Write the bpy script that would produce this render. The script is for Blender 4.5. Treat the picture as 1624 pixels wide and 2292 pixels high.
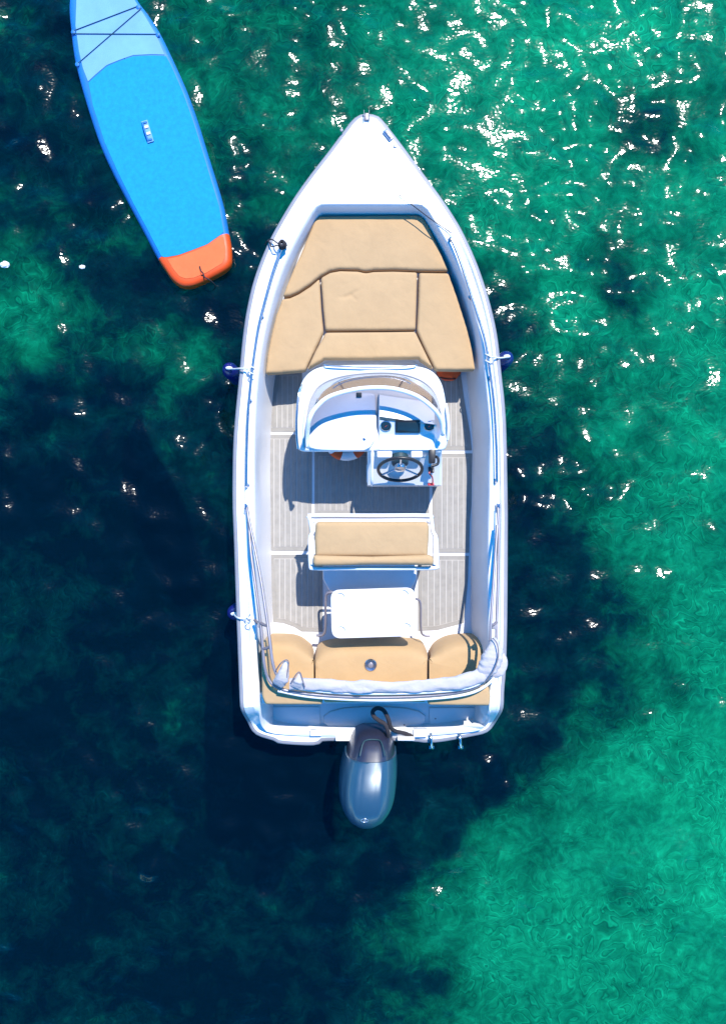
import bpy, bmesh, math, random
import numpy as np
from mathutils import Vector, Matrix, noise
from mathutils.geometry import tessellate_polygon, delaunay_2d_cdt

random.seed(7)
for o in list(bpy.data.objects):
    bpy.data.objects.remove(o, do_unlink=True)
scene = bpy.context.scene
C = scene.collection

# ------------------------------------------------------------------ camera, sky, sun, exposure
ZC = 7.2                       # drone height above the water
FPX = 1654.0                   # focal length in units of a 1624 px wide frame
cam_d = bpy.data.cameras.new("camera")
cam = bpy.data.objects.new("camera", cam_d)
C.objects.link(cam)
cam.location = (0, 0, ZC)
cam.rotation_euler = (0, 0, 0)
cam_d.sensor_fit = 'VERTICAL'
cam_d.sensor_height = 24.0
cam_d.lens = 24.0 * FPX / 2291.4
cam_d.clip_end = 2000
scene.camera = cam

SUN_DIR = Vector((0.25, 0.60, 1.0)).normalized()      # towards the sun
sun_elev = math.asin(SUN_DIR.z)
sun_az = math.atan2(SUN_DIR.x, SUN_DIR.y)
world = bpy.data.worlds.new("World")
scene.world = world
world.use_nodes = True
wn = world.node_tree
bg = wn.nodes["Background"]
sky = wn.nodes.new("ShaderNodeTexSky")
sky.sky_type = 'NISHITA'
sky.sun_disc = False
sky.sun_elevation = sun_elev
sky.sun_rotation = sun_az
sky.air_density = 1.0
sky.dust_density = 0.0
sky.ozone_density = 6.0
hs = wn.nodes.new("ShaderNodeHueSaturation")
hs.inputs['Saturation'].default_value = 1.65
wn.links.new(sky.outputs[0], hs.inputs['Color'])
wn.links.new(hs.outputs[0], bg.inputs[0])
bg.inputs[1].default_value = 0.15
sun_d = bpy.data.lights.new("sun", 'SUN')
sun_d.energy = 3.0
sun_d.angle = math.radians(0.53)
sun_d.color = (1.0, 0.955, 0.89)
sun = bpy.data.objects.new("sun", sun_d)
C.objects.link(sun)
sun.location = SUN_DIR * 30
sun.rotation_euler = SUN_DIR.to_track_quat('Z', 'Y').to_euler()

vs = scene.view_settings
vs.view_transform = 'Standard'
vs.look = 'None'
vs.exposure = 1.18
vs.gamma = 1.0
vs.use_curve_mapping = False
scene.render.engine = 'CYCLES'
scene.cycles.use_denoising = True
scene.cycles.max_bounces = 6
scene.cycles.diffuse_bounces = 2
scene.cycles.glossy_bounces = 3
scene.cycles.transparent_max_bounces = 16
scene.cycles.caustics_reflective = False
scene.cycles.caustics_refractive = False
scene.cycles.sample_clamp_indirect = 6.0


def at(u, v, z):
    """point at height z that stands below frame position (u, v)"""
    k = (ZC - z) / FPX
    return Vector(((u - 812.0) * k, (1146.0 - v) * k, z))


# ------------------------------------------------------------------ materials
def new_mat(name):
    m = bpy.data.materials.new(name)
    m.use_nodes = True
    nt = m.node_tree
    for n in list(nt.nodes):
        nt.nodes.remove(n)
    out = nt.nodes.new("ShaderNodeOutputMaterial")
    return m, nt, out


def N(nt, kind, **kw):
    n = nt.nodes.new(kind)
    for k, v in kw.items():
        if k.startswith("i_"):
            key = k[2:].replace("_", " ")
            n.inputs[key].default_value = v
        else:
            setattr(n, k, v)
    return n


def L(nt, a, b):
    nt.links.new(a, b)


def coords(nt, scale=(1, 1, 1), rot=(0, 0, 0), loc=(0, 0, 0)):
    geo = N(nt, "ShaderNodeNewGeometry")
    mp = N(nt, "ShaderNodeMapping")
    mp.inputs['Scale'].default_value = scale
    mp.inputs['Rotation'].default_value = rot
    mp.inputs['Location'].default_value = loc
    L(nt, geo.outputs['Position'], mp.inputs['Vector'])
    return mp.outputs[0]


def ramp(nt, fac, stops):
    r = N(nt, "ShaderNodeValToRGB")
    els = r.color_ramp.elements
    while len(els) < len(stops):
        els.new(0.5)
    for e, (p, c) in zip(els, stops):
        e.position = p
        e.color = (c[0], c[1], c[2], 1) if not isinstance(c, (int, float)) else (c, c, c, 1)
    L(nt, fac, r.inputs[0])
    return r.outputs[0]


def mixc(nt, fac, a, b, mode='MIX'):
    m = N(nt, "ShaderNodeMix", data_type='RGBA', blend_type=mode)
    for sock, val in ((m.inputs[0], fac), (m.inputs[6], a), (m.inputs[7], b)):
        if isinstance(val, bpy.types.NodeSocket):
            L(nt, val, sock)
        elif isinstance(val, (int, float)):
            sock.default_value = val
        else:
            sock.default_value = (val[0], val[1], val[2], 1)
    return m.outputs[2]


def math_n(nt, op, a, b=None, c=None):
    m = N(nt, "ShaderNodeMath", operation=op)
    for i, val in enumerate((a, b, c)):
        if val is None:
            continue
        if isinstance(val, bpy.types.NodeSocket):
            L(nt, val, m.inputs[i])
        else:
            m.inputs[i].default_value = val
    return m.outputs[0]


def noise_n(nt, vec, scale, detail=4, rough=0.55, dist=0.0):
    n = N(nt, "ShaderNodeTexNoise")
    n.inputs['Scale'].default_value = scale
    n.inputs['Detail'].default_value = detail
    n.inputs['Roughness'].default_value = rough
    n.inputs['Distortion'].default_value = dist
    L(nt, vec, n.inputs['Vector'])
    return n.outputs['Fac']


def surface(name, col, rough=0.5, metallic=0.0, var=0.08, vscale=6.0, bump=0.0, bscale=60.0,
            coat=0.0, spec=0.5, col2=None):
    m, nt, out = new_mat(name)
    p = N(nt, "ShaderNodeBsdfPrincipled")
    vec = coords(nt)
    f = noise_n(nt, vec, vscale, 5, 0.6)
    dark = col2 if col2 else tuple(c * (1 - var * 2) for c in col)
    lite = tuple(min(1, c * (1 + var)) for c in col)
    L(nt, ramp(nt, f, [(0.3, dark), (0.7, lite)]), p.inputs['Base Color'])
    r = N(nt, "ShaderNodeMapRange")
    r.inputs['To Min'].default_value = max(0.02, rough - 0.08)
    r.inputs['To Max'].default_value = min(1, rough + 0.08)
    L(nt, noise_n(nt, vec, vscale * 2.3, 3), r.inputs['Value'])
    L(nt, r.outputs[0], p.inputs['Roughness'])
    p.inputs['Metallic'].default_value = metallic
    p.inputs['Specular IOR Level'].default_value = spec
    p.inputs['Coat Weight'].default_value = coat
    p.inputs['Coat Roughness'].default_value = 0.08
    if bump:
        b = N(nt, "ShaderNodeBump")
        b.inputs['Strength'].default_value = bump
        b.inputs['Distance'].default_value = 0.004
        L(nt, noise_n(nt, vec, bscale, 4, 0.6), b.inputs['Height'])
        L(nt, b.outputs[0], p.inputs['Normal'])
    L(nt, p.outputs[0], out.inputs[0])
    return m


def fabric(name, col, weave=900.0, wr=0.25, var=0.05, rough=0.85):
    m, nt, out = new_mat(name)
    p = N(nt, "ShaderNodeBsdfPrincipled")
    vec = coords(nt)
    big = noise_n(nt, vec, 5.0, 4, 0.6)
    fine = noise_n(nt, vec, weave * 0.4, 2, 0.5)
    f = math_n(nt, 'ADD', math_n(nt, 'MULTIPLY', big, 0.6), math_n(nt, 'MULTIPLY', fine, 0.4))
    L(nt, ramp(nt, f, [(0.3, tuple(c * (1 - 2 * var) for c in col)), (0.7, tuple(c * (1 + var) for c in col))]),
      p.inputs['Base Color'])
    p.inputs['Roughness'].default_value = rough
    p.inputs['Sheen Weight'].default_value = 0.1
    wrk = noise_n(nt, coords(nt, (1.0, 1.0, 1.0)), 7.0, 3, 0.5, 1.2)
    b1 = N(nt, "ShaderNodeBump")
    b1.inputs['Strength'].default_value = wr
    b1.inputs['Distance'].default_value = 0.03
    L(nt, wrk, b1.inputs['Height'])
    b2 = N(nt, "ShaderNodeBump")
    b2.inputs['Strength'].default_value = 0.25
    b2.inputs['Distance'].default_value = 0.002
    L(nt, fine, b2.inputs['Height'])
    L(nt, b1.outputs[0], b2.inputs['Normal'])
    L(nt, b2.outputs[0], p.inputs['Normal'])
    L(nt, p.outputs[0], out.inputs[0])
    return m


M = {}
M['gel'] = surface("white_gelcoat", (0.80, 0.79, 0.78), 0.32, var=0.02, vscale=3, coat=0.15)
M['liner'] = surface("white_liner", (0.76, 0.75, 0.75), 0.45, var=0.025, vscale=5, bump=0.05, bscale=300)
M['rub'] = surface("grey_rubber", (0.27, 0.265, 0.29), 0.55, var=0.06)
M['tan'] = fabric("tan_vinyl", (0.47, 0.303, 0.148), wr=0.14)
M['canvas'] = fabric("cream_canvas", (0.46, 0.425, 0.44), wr=0.45)
M['piping'] = surface("grey_piping", (0.16, 0.14, 0.16), 0.7)
M['plank'] = surface("grey_deck_foam", (0.32, 0.30, 0.272), 0.85, var=0.07, vscale=14, bump=0.25, bscale=260)
M['panel'] = surface("grey_deck_foam_border", (0.305, 0.285, 0.258), 0.85, var=0.05, vscale=14, bump=0.25, bscale=260)
M['caulk'] = surface("pale_caulk", (0.47, 0.44, 0.41), 0.8, var=0.03)
M['steel'] = surface("stainless_steel", (0.55, 0.55, 0.58), 0.2, 1.0, var=0.03)
M['alu'] = surface("grey_painted_tube", (0.27, 0.25, 0.28), 0.4, 0.4, var=0.08)
M['black'] = surface("black_plastic", (0.018, 0.018, 0.02), 0.4, var=0.1)
M['rope_dark'] = surface("dark_rope", (0.03, 0.025, 0.03), 0.9, var=0.2, vscale=200)
M['rope_white'] = surface("white_rope", (0.68, 0.67, 0.66), 0.9, var=0.1, vscale=200)
M['fender'] = surface("navy_vinyl", (0.006, 0.008, 0.14), 0.3, var=0.1, coat=0.4)
M['cowl'] = surface("blue_grey_metallic_paint", (0.020, 0.068, 0.118), 0.34, 0.1, var=0.02, coat=0.35)
M['cowl_dark'] = surface("dark_gloss_plastic", (0.018, 0.020, 0.042), 0.38, 0.0, var=0.1, coat=0.5)
M['badge'] = surface("silver_emblem", (0.55, 0.62, 0.70), 0.3, 0.8, var=0.02)
M['orange'] = surface("orange_vinyl", (0.72, 0.075, 0.004), 0.5, var=0.05)
M['orange_cloth'] = fabric("orange_cloth", (0.72, 0.10, 0.02), wr=0.5)
M['salmon'] = surface("salmon_foam", (0.74, 0.14, 0.035), 0.8, var=0.04, vscale=10, bump=0.2, bscale=200)
M['sup_rail'] = surface("blue_vinyl", (0.003, 0.15, 0.46), 0.6, var=0.05)
M['sup_pad'] = surface("bright_blue_foam", (0.001, 0.255, 0.50), 0.95, var=0.07, vscale=26, bump=0.4, bscale=160)
M['sup_front'] = surface("pale_blue_foam", (0.15, 0.35, 0.60), 0.8, var=0.06, vscale=5, bump=0.2, bscale=220)
M['cord'] = surface("dark_teal_bungee", (0.01, 0.06, 0.09), 0.8, var=0.1)
M['red'] = surface("red_plastic", (0.55, 0.03, 0.04), 0.4)
M['screen'] = surface("dark_screen_glass", (0.02, 0.035, 0.035), 0.08, var=0.1, coat=0.8)
M['hatch'] = surface("white_hatch", (0.78, 0.77, 0.77), 0.4, var=0.02, vscale=4, bump=0.06, bscale=400)
M['hub'] = surface("dark_teal_plastic", (0.025, 0.06, 0.07), 0.45)
M['foam_white'] = surface("white_flotsam", (0.7, 0.72, 0.72), 0.8)


def glass_mat():
    m, nt, out = new_mat("tinted_acrylic")
    t = N(nt, "ShaderNodeBsdfTransparent")
    t.inputs[0].default_value = (0.62, 0.60, 0.62, 1)
    g = N(nt, "ShaderNodeBsdfGlossy")
    g.inputs['Roughness'].default_value = 0.05
    f = N(nt, "ShaderNodeFresnel")
    f.inputs[0].default_value = 1.45
    d = N(nt, "ShaderNodeBsdfDiffuse")
    d.inputs[0].default_value = (0.30, 0.27, 0.29, 1)
    mx0 = N(nt, "ShaderNodeMixShader")
    mx0.inputs[0].default_value = 0.16
    L(nt, t.outputs[0], mx0.inputs[1])
    L(nt, d.outputs[0], mx0.inputs[2])
    mx = N(nt, "ShaderNodeMixShader")
    L(nt, math_n(nt, 'MULTIPLY', f.outputs[0], 0.55), mx.inputs[0])
    L(nt, mx0.outputs[0], mx.inputs[1])
    L(nt, g.outputs[0], mx.inputs[2])
    L(nt, mx.outputs[0], out.inputs[0])
    return m


M['glass'] = glass_mat()


def water_mat():
    m, nt, out = new_mat("sea_surface")
    a = coords(nt, (1.0, 1.4, 1.0), (0, 0, math.radians(-14)))
    n3 = noise_n(nt, a, 19.0, 1.0, 0.5, 0.0)
    h = math_n(nt, 'MULTIPLY', n3, 0.0042)
    bp = N(nt, "ShaderNodeBump")
    bp.inputs['Strength'].default_value = 1.0
    bp.inputs['Distance'].default_value = 1.0
    L(nt, h, bp.inputs['Height'])
    nrm = bp.outputs[0]
    geo = N(nt, "ShaderNodeNewGeometry")
    dt = N(nt, "ShaderNodeVectorMath", operation='DOT_PRODUCT')
    L(nt, geo.outputs['Incoming'], dt.inputs[0])
    L(nt, nrm, dt.inputs[1])
    c1 = math_n(nt, 'SUBTRACT', 1.0, math_n(nt, 'ABSOLUTE', dt.outputs['Value']))
    refl = math_n(nt, 'ADD', 0.02, math_n(nt, 'MULTIPLY', math_n(nt, 'POWER', c1, 5.0), 0.98))
    t = N(nt, "ShaderNodeBsdfTransparent")
    t.inputs[0].default_value = (0.11, 0.715, 0.545, 1)
    d = N(nt, "ShaderNodeBsdfDiffuse")
    d.inputs[0].default_value = (0.003, 0.07, 0.15, 1)
    L(nt, nrm, d.inputs['Normal'])
    body = N(nt, "ShaderNodeMixShader")
    body.inputs[0].default_value = 0.045
    L(nt, t.outputs[0], body.inputs[1])
    L(nt, d.outputs[0], body.inputs[2])
    g1 = N(nt, "ShaderNodeBsdfGlossy")
    g1.inputs['Roughness'].default_value = 0.10
    L(nt, nrm, g1.inputs['Normal'])
    g2 = N(nt, "ShaderNodeBsdfGlossy")
    g2.inputs['Roughness'].default_value = 0.30
    L(nt, nrm, g2.inputs['Normal'])
    g = N(nt, "ShaderNodeMixShader")
    g.inputs[0].default_value = 0.03
    L(nt, g1.outputs[0], g.inputs[1])
    L(nt, g2.outputs[0], g.inputs[2])
    mx = N(nt, "ShaderNodeMixShader")
    L(nt, refl, mx.inputs[0])
    L(nt, body.outputs[0], mx.inputs[1])
    L(nt, g.outputs[0], mx.inputs[2])
    L(nt, mx.outputs[0], out.inputs[0])
    return m


def seabed_mat():
    m, nt, out = new_mat("seabed_sand_with_painted_light")
    p = N(nt, "ShaderNodeBsdfPrincipled")
    at_n = N(nt, "ShaderNodeAttribute")
    at_n.attribute_name = "sand"
    sand = at_n.outputs['Fac']
    v0 = coords(nt, (0.8, 0.8, 0.8))
    wn_ = N(nt, "ShaderNodeTexNoise")
    wn_.inputs['Scale'].default_value = 1.9
    wn_.inputs['Detail'].default_value = 2.0
    L(nt, v0, wn_.inputs['Vector'])
    vm = N(nt, "ShaderNodeVectorMath", operation='MULTIPLY_ADD')
    L(nt, wn_.outputs['Color'], vm.inputs[0])
    vm.inputs[1].default_value = (0.42, 0.42, 0.0)
    L(nt, v0, vm.inputs[2])
    vec = vm.outputs[0]
    w = noise_n(nt, vec, 0.85, 6, 0.68)
    w2 = noise_n(nt, vec, 2.9, 5, 0.68)
    s = math_n(nt, 'ADD', sand, math_n(nt, 'MULTIPLY', math_n(nt, 'SUBTRACT', w, 0.5), 0.9))
    s = math_n(nt, 'ADD', s, math_n(nt, 'MULTIPLY', math_n(nt, 'SUBTRACT', w2, 0.5), 0.62))
    base = ramp(nt, s, [(0.0, (0.002, 0.004, 0.012)), (0.20, (0.010, 0.027, 0.040)), (0.40, (0.045, 0.120, 0.092)),
                        (0.62, (0.115, 0.275, 0.205)), (1.0, (0.26, 0.50, 0.37))])
    # wandering contour-like light and dark lines: refracted light painted into the bed colour
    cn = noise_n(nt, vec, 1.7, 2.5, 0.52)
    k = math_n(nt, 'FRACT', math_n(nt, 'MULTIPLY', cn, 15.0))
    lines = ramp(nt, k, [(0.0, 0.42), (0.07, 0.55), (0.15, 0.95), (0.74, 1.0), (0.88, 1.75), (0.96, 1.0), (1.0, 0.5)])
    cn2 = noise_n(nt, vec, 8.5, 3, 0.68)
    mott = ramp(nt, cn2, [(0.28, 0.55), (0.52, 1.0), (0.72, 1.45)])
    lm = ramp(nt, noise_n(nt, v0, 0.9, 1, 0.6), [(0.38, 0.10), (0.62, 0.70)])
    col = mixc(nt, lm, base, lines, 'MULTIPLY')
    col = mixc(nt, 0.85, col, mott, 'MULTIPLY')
    L(nt, col, p.inputs['Base Color'])
    p.inputs['Roughness'].default_value = 1.0
    p.inputs['Specular IOR Level'].default_value = 0.0
    L(nt, p.outputs[0], out.inputs[0])
    return m


M['water'] = water_mat()
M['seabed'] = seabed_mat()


# ------------------------------------------------------------------ mesh helpers
def finish(name, bm, mat, parent=None, smooth=40, recalc=True):
    if recalc:
        bmesh.ops.recalc_face_normals(bm, faces=bm.faces)
    me = bpy.data.meshes.new(name)
    bm.to_mesh(me)
    bm.free()
    if mat:
        me.materials.append(M[mat] if isinstance(mat, str) else mat)
    if smooth:
        me.shade_smooth()
        me.set_sharp_from_angle(angle=math.radians(smooth))
    o = bpy.data.objects.new(name, me)
    C.objects.link(o)
    if parent is not None:
        o.parent = parent
        if parent.type == 'EMPTY':
            o.location = -parent.location
    return o


def thing(name, loc, label, cat, group=None):
    e = bpy.data.objects.new(name, None)
    e.empty_display_size = 0.2
    e.location = loc
    C.objects.link(e)
    e["label"] = label
    e["category"] = cat
    if group:
        e["group"] = group
    return e


def tag(o, label, cat=None, group=None):
    o["label"] = label
    if cat:
        o["category"] = cat
    if group:
        o["group"] = group
    return o


def smooth_path(pts, n=6, closed=False):
    pts = [Vector(p) for p in pts]
    out = []
    m = len(pts)
    rng = range(m if closed else m - 1)
    for i in rng:
        if closed:
            p0, p1, p2, p3 = pts[(i - 1) % m], pts[i], pts[(i + 1) % m], pts[(i + 2) % m]
        else:
            p0, p1, p2, p3 = pts[max(i - 1, 0)], pts[i], pts[i + 1], pts[min(i + 2, m - 1)]
        for j in range(n):
            t = j / n
            out.append(0.5 * ((2 * p1) + (p2 - p0) * t + (2 * p0 - 5 * p1 + 4 * p2 - p3) * t * t
                              + (3 * p1 - p0 - 3 * p2 + p3) * t ** 3))
    if not closed:
        out.append(pts[-1])
    return out


def resample(pts, n, closed=True):
    pts = [Vector(p) for p in pts]
    if closed:
        pts = pts + [pts[0]]
    d = [0.0]
    for a, b in zip(pts, pts[1:]):
        d.append(d[-1] + (b - a).length)
    tot = d[-1]
    out = []
    k = 0
    for i in range(n):
        s = tot * i / (n if closed else n - 1)
        while k < len(d) - 2 and d[k + 1] < s:
            k += 1
        seg = d[k + 1] - d[k]
        t = 0 if seg < 1e-9 else (s - d[k]) / seg
        out.append(pts[k].lerp(pts[k + 1], min(max(t, 0), 1)))
    return out


def chaikin(pts, it=2):
    for _ in range(it):
        q = []
        m = len(pts)
        for i in range(m):
            a, b = pts[i], pts[(i + 1) % m]
            q += [a.lerp(b, 0.25), a.lerp(b, 0.75)]
        pts = q
    return pts


def area2(pts):
    return sum(a.x * b.y - b.x * a.y for a, b in zip(pts, pts[1:] + pts[:1])) / 2


def inset(pts, d):
    """offset a closed XY outline inwards by d (keeps z)"""
    s = 1 if area2(pts) > 0 else -1
    m = len(pts)
    out = []
    for i in range(m):
        a, b, c = pts[i - 1], pts[i], pts[(i + 1) % m]
        e1 = Vector((b.x - a.x, b.y - a.y)); e2 = Vector((c.x - b.x, c.y - b.y))
        if e1.length < 1e-9: e1 = e2
        if e2.length < 1e-9: e2 = e1
        e1.normalize(); e2.normalize()
        n1 = Vector((-e1.y, e1.x)) * s; n2 = Vector((-e2.y, e2.x)) * s
        nn = n1 + n2
        if nn.length < 1e-6:
            nn = n1.copy()
        nn.normalize()
        k = min(1.0 / max(nn.dot(n1), 0.5), 2.0)
        dd = d(b) if callable(d) else d
        out.append(Vector((b.x + nn.x * dd * k, b.y + nn.y * dd * k, b.z)))
    return out


def corner_round(pts, r):
    out = []
    m = len(pts)
    for i in range(m):
        a, b, c = pts[i - 1], pts[i], pts[(i + 1) % m]
        e1, e2 = (a - b), (c - b)
        l1, l2 = e1.length, e2.length
        ang = e1.angle(e2) if l1 > 1e-6 and l2 > 1e-6 else math.pi
        if ang > math.radians(160):
            out.append(b)
            continue
        d = min(r, l1 * 0.4, l2 * 0.4)
        p, q = b + e1 / l1 * d, b + e2 / l2 * d
        for k in range(5):
            t = k / 4
            out.append(p * (1 - t) ** 2 + b * (2 * t * (1 - t)) + q * t * t)
    return out


def densify(pts, ml):
    out = []
    for a, b in zip(pts, pts[1:] + pts[:1]):
        n = max(1, int((b - a).length / ml))
        out += [a.lerp(b, k / n) for k in range(n)]
    return out


def setz(pts, z):
    return [Vector((p.x, p.y, z(p) if callable(z) else z)) for p in pts]


def add_loft(bm, rings, closed=True, cap0=False, cap1=False):
    vr = [[bm.verts.new(p) for p in r] for r in rings]
    n = len(vr[0])
    for a, b in zip(vr, vr[1:]):
        for i in range(n if closed else n - 1):
            j = (i + 1) % n
            try:
                bm.faces.new((a[i], a[j], b[j], b[i]))
            except ValueError:
                pass
    for flag, r in ((cap0, vr[0]), (cap1, vr[-1])):
        if flag:
            bm.faces.new(r)
    return vr


def tess(bm, vloops):
    flat = [v for lp in vloops for v in lp]
    for t in tessellate_polygon([[v.co.copy() for v in lp] for lp in vloops]):
        try:
            bm.faces.new([flat[i] for i in t])
        except ValueError:
            pass


def slab(px, z_top, z_bot, name, mat, parent, bevel=0.0, world=False, smooth=35):
    pts = px if world else [at(u, v, z_top) for u, v in px]
    bm = bmesh.new()
    rings = [setz(pts, z_bot)]
    if bevel:
        rings += [setz(pts, z_top - bevel), setz(inset(pts, bevel * 0.35), z_top - bevel * 0.3), setz(inset(pts, bevel), z_top)]
    else:
        rings += [setz(pts, z_top)]
    add_loft(bm, rings, True, True, True)
    return finish(name, bm, mat, parent, smooth)


def rounded(px, it=2):
    return [(p.x, p.y) for p in chaikin([Vector((u, v, 0)) for u, v in px], it)]


def pillow(name, outline, z, thick, mat, parent, r=0.022, crown=0.010, step=0.0125, wrinkle=0.0025, seed=0.0, creases=()):
    """closed XY outline -> padded top with a rounded edge, skirt down to z - thick"""
    ol = densify([Vector((p.x, p.y, 0)) for p in outline], 0.012)
    P = np.array([(p.x, p.y) for p in ol])
    Q = np.roll(P, -1, axis=0)
    xs = np.arange(P[:, 0].min(), P[:, 0].max(), step)
    ys = np.arange(P[:, 1].min(), P[:, 1].max(), step)
    X, Y = np.meshgrid(xs, ys)
    X = X + (np.arange(len(ys)) % 2)[:, None] * step * 0.5
    pts = np.stack([X.ravel(), Y.ravel()], -1)
    inside = np.zeros(len(pts), bool)
    for (x1, y1), (x2, y2) in zip(P, Q):
        if y1 == y2:
            continue
        c = ((y1 > pts[:, 1]) != (y2 > pts[:, 1])) & (pts[:, 0] < (x2 - x1) * (pts[:, 1] - y1) / (y2 - y1) + x1)
        inside ^= c
    pts = pts[inside]

    def dist(pp):
        best = np.full(len(pp), 1e9)
        for p1, p2 in zip(P, Q):
            d_ = p2 - p1
            L2 = max(d_ @ d_, 1e-12)
            t = np.clip(((pp - p1) @ d_) / L2, 0, 1)
            best = np.minimum(best, np.hypot(*(pp - p1 - t[:, None] * d_).T))
        return best
    dd = dist(pts)
    pts = pts[dd > step * 0.35]
    dd = dd[dd > step * 0.35]
    n0 = len(P)
    allp = [Vector((float(a_), float(b_))) for a_, b_ in np.concatenate([P, pts])]
    edges = [(i, (i + 1) % n0) for i in range(n0)]
    vo, _, fo, _, _, _ = delaunay_2d_cdt(allp, edges, [list(range(n0))], 1, 1e-7)
    vp = np.array([(v.x, v.y) for v in vo])
    dv = dist(vp)
    q = np.clip(dv / r, 0, 1)
    h = z - r + r * np.sqrt(np.maximum(0, 1 - (1 - q) ** 2)) + crown * (1 - np.exp(-dv / 0.09))
    bm = bmesh.new()
    vv = []
    for (x, y), hh, d_ in zip(vp, h, dv):
        f = min(d_ / 0.03, 1.0)
        w = wrinkle * noise.noise(Vector((x * 9, y * 9, seed))) + wrinkle * 0.5 * noise.noise(Vector((x * 22, y * 22, seed + 3)))
        for (ax, ay, bx, by, dep) in creases:
            ex, ey = bx - ax, by - ay
            t = ((x - ax) * ex + (y - ay) * ey) / (ex * ex + ey * ey)
            tc = min(max(t, 0), 1)
            ds = math.hypot(x - ax - tc * ex, y - ay - tc * ey)
            w -= dep * math.exp(-(ds / 0.014) ** 2) * math.sin(math.pi * min(max(t, 0.02), 0.98))
        vv.append(bm.verts.new((x, y, hh + w * f)))
    for f in fo:
        try:
            bm.faces.new([vv[i] for i in f])
        except ValueError:
            pass
    bnd = [e for e in bm.edges if len(e.link_faces) == 1]
    ex = bmesh.ops.extrude_edge_only(bm, edges=bnd)
    for g in ex['geom']:
        if isinstance(g, bmesh.types.BMVert):
            g.co.z = z - thick
    return finish(name, bm, mat, parent, 60)


def cushion(name, px, z, thick, parent, mat='tan', r=0.022, crown=0.010, gap=0.0016, it=0, dense=0, creases=(), wrinkle=0.002):
    pts = corner_round(inset([at(u, v, z) for u, v in px], gap), 0.022)
    cr = [(at(a, b, z).x, at(a, b, z).y, at(c, d, z).x, at(c, d, z).y, e) for a, b, c, d, e in creases]
    return pillow(name, pts, z, thick, mat, parent, r, crown, wrinkle=wrinkle, seed=px[0][0] * 0.37, creases=cr)


def tube_bm(bm, path, r, n=8, closed=False, taper=None):
    path = [Vector(p) for p in path]
    m = len(path)
    up = Vector((0.13, 0.21, 1)).normalized()
    rings = []
    prev = None
    for i, p in enumerate(path):
        a = path[(i - 1) % m] if (closed or i > 0) else p
        b = path[(i + 1) % m] if (closed or i < m - 1) else p
        t = (b - a).normalized()
        if prev is None:
            x = t.cross(up)
            if x.length < 1e-4:
                x = t.cross(Vector((1, 0, 0)))
            x.normalize()
        else:
            x = prev - t * prev.dot(t)
            x.normalize()
        prev = x
        y = t.cross(x)
        rr = taper(i / (m - 1)) * r if taper else r
        rings.append([p + (x * math.cos(2 * math.pi * k / n) + y * math.sin(2 * math.pi * k / n)) * rr for k in range(n)])
    if closed:
        rings.append(rings[0])
        vr = [[bm.verts.new(q) for q in rg] for rg in rings[:-1]]
        vr.append(vr[0])
        # align last to first
        for a, b in zip(vr, vr[1:]):
            for k in range(n):
                j = (k + 1) % n
                try:
                    bm.faces.new((a[k], a[j], b[j], b[k]))
                except ValueError:
                    pass
    else:
        add_loft(bm, rings, True, True, True)


def tube(name, path, r, mat, parent, n=8, closed=False, taper=None):
    bm = bmesh.new()
    tube_bm(bm, path, r, n, closed, taper)
    return finish(name, bm, mat, parent, 50)


def box_bm(bm, cx, cy, cz, sx, sy, sz, rot=None):
    g = bmesh.ops.create_cube(bm, size=1.0)
    mt = Matrix.Translation((cx, cy, cz))
    if rot is not None:
        mt = mt @ rot
    mt = mt @ Matrix.Diagonal((sx, sy, sz, 1))
    bmesh.ops.transform(bm, matrix=mt, verts=g['verts'])
    return g['verts']


def box(name, c, s, mat, parent, bevel=0.004, rot=None):
    bm = bmesh.new()
    box_bm(bm, c[0], c[1], c[2], s[0], s[1], s[2], rot)
    if bevel:
        bmesh.ops.bevel(bm, geom=list(bm.edges), offset=bevel, segments=2, affect='EDGES', profile=0.6)
    return finish(name, bm, mat, parent, 40)


def lathe(name, prof, mat, parent, mtx, n=24):
    """prof: list of (radius, z) around the local z axis"""
    bm = bmesh.new()
    rings = []
    for r, z in prof:
        rings.append([mtx @ Vector((max(r, 1e-4) * math.cos(2 * math.pi * k / n), max(r, 1e-4) * math.sin(2 * math.pi * k / n), z))
                      for k in range(n)])
    add_loft(bm, rings, True, True, True)
    return finish(name, bm, mat, parent, 40)


def sstep(a, b, x):
    t = min(max((x - a) / (b - a), 0), 1)
    return t * t * (3 - 2 * t)


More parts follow.
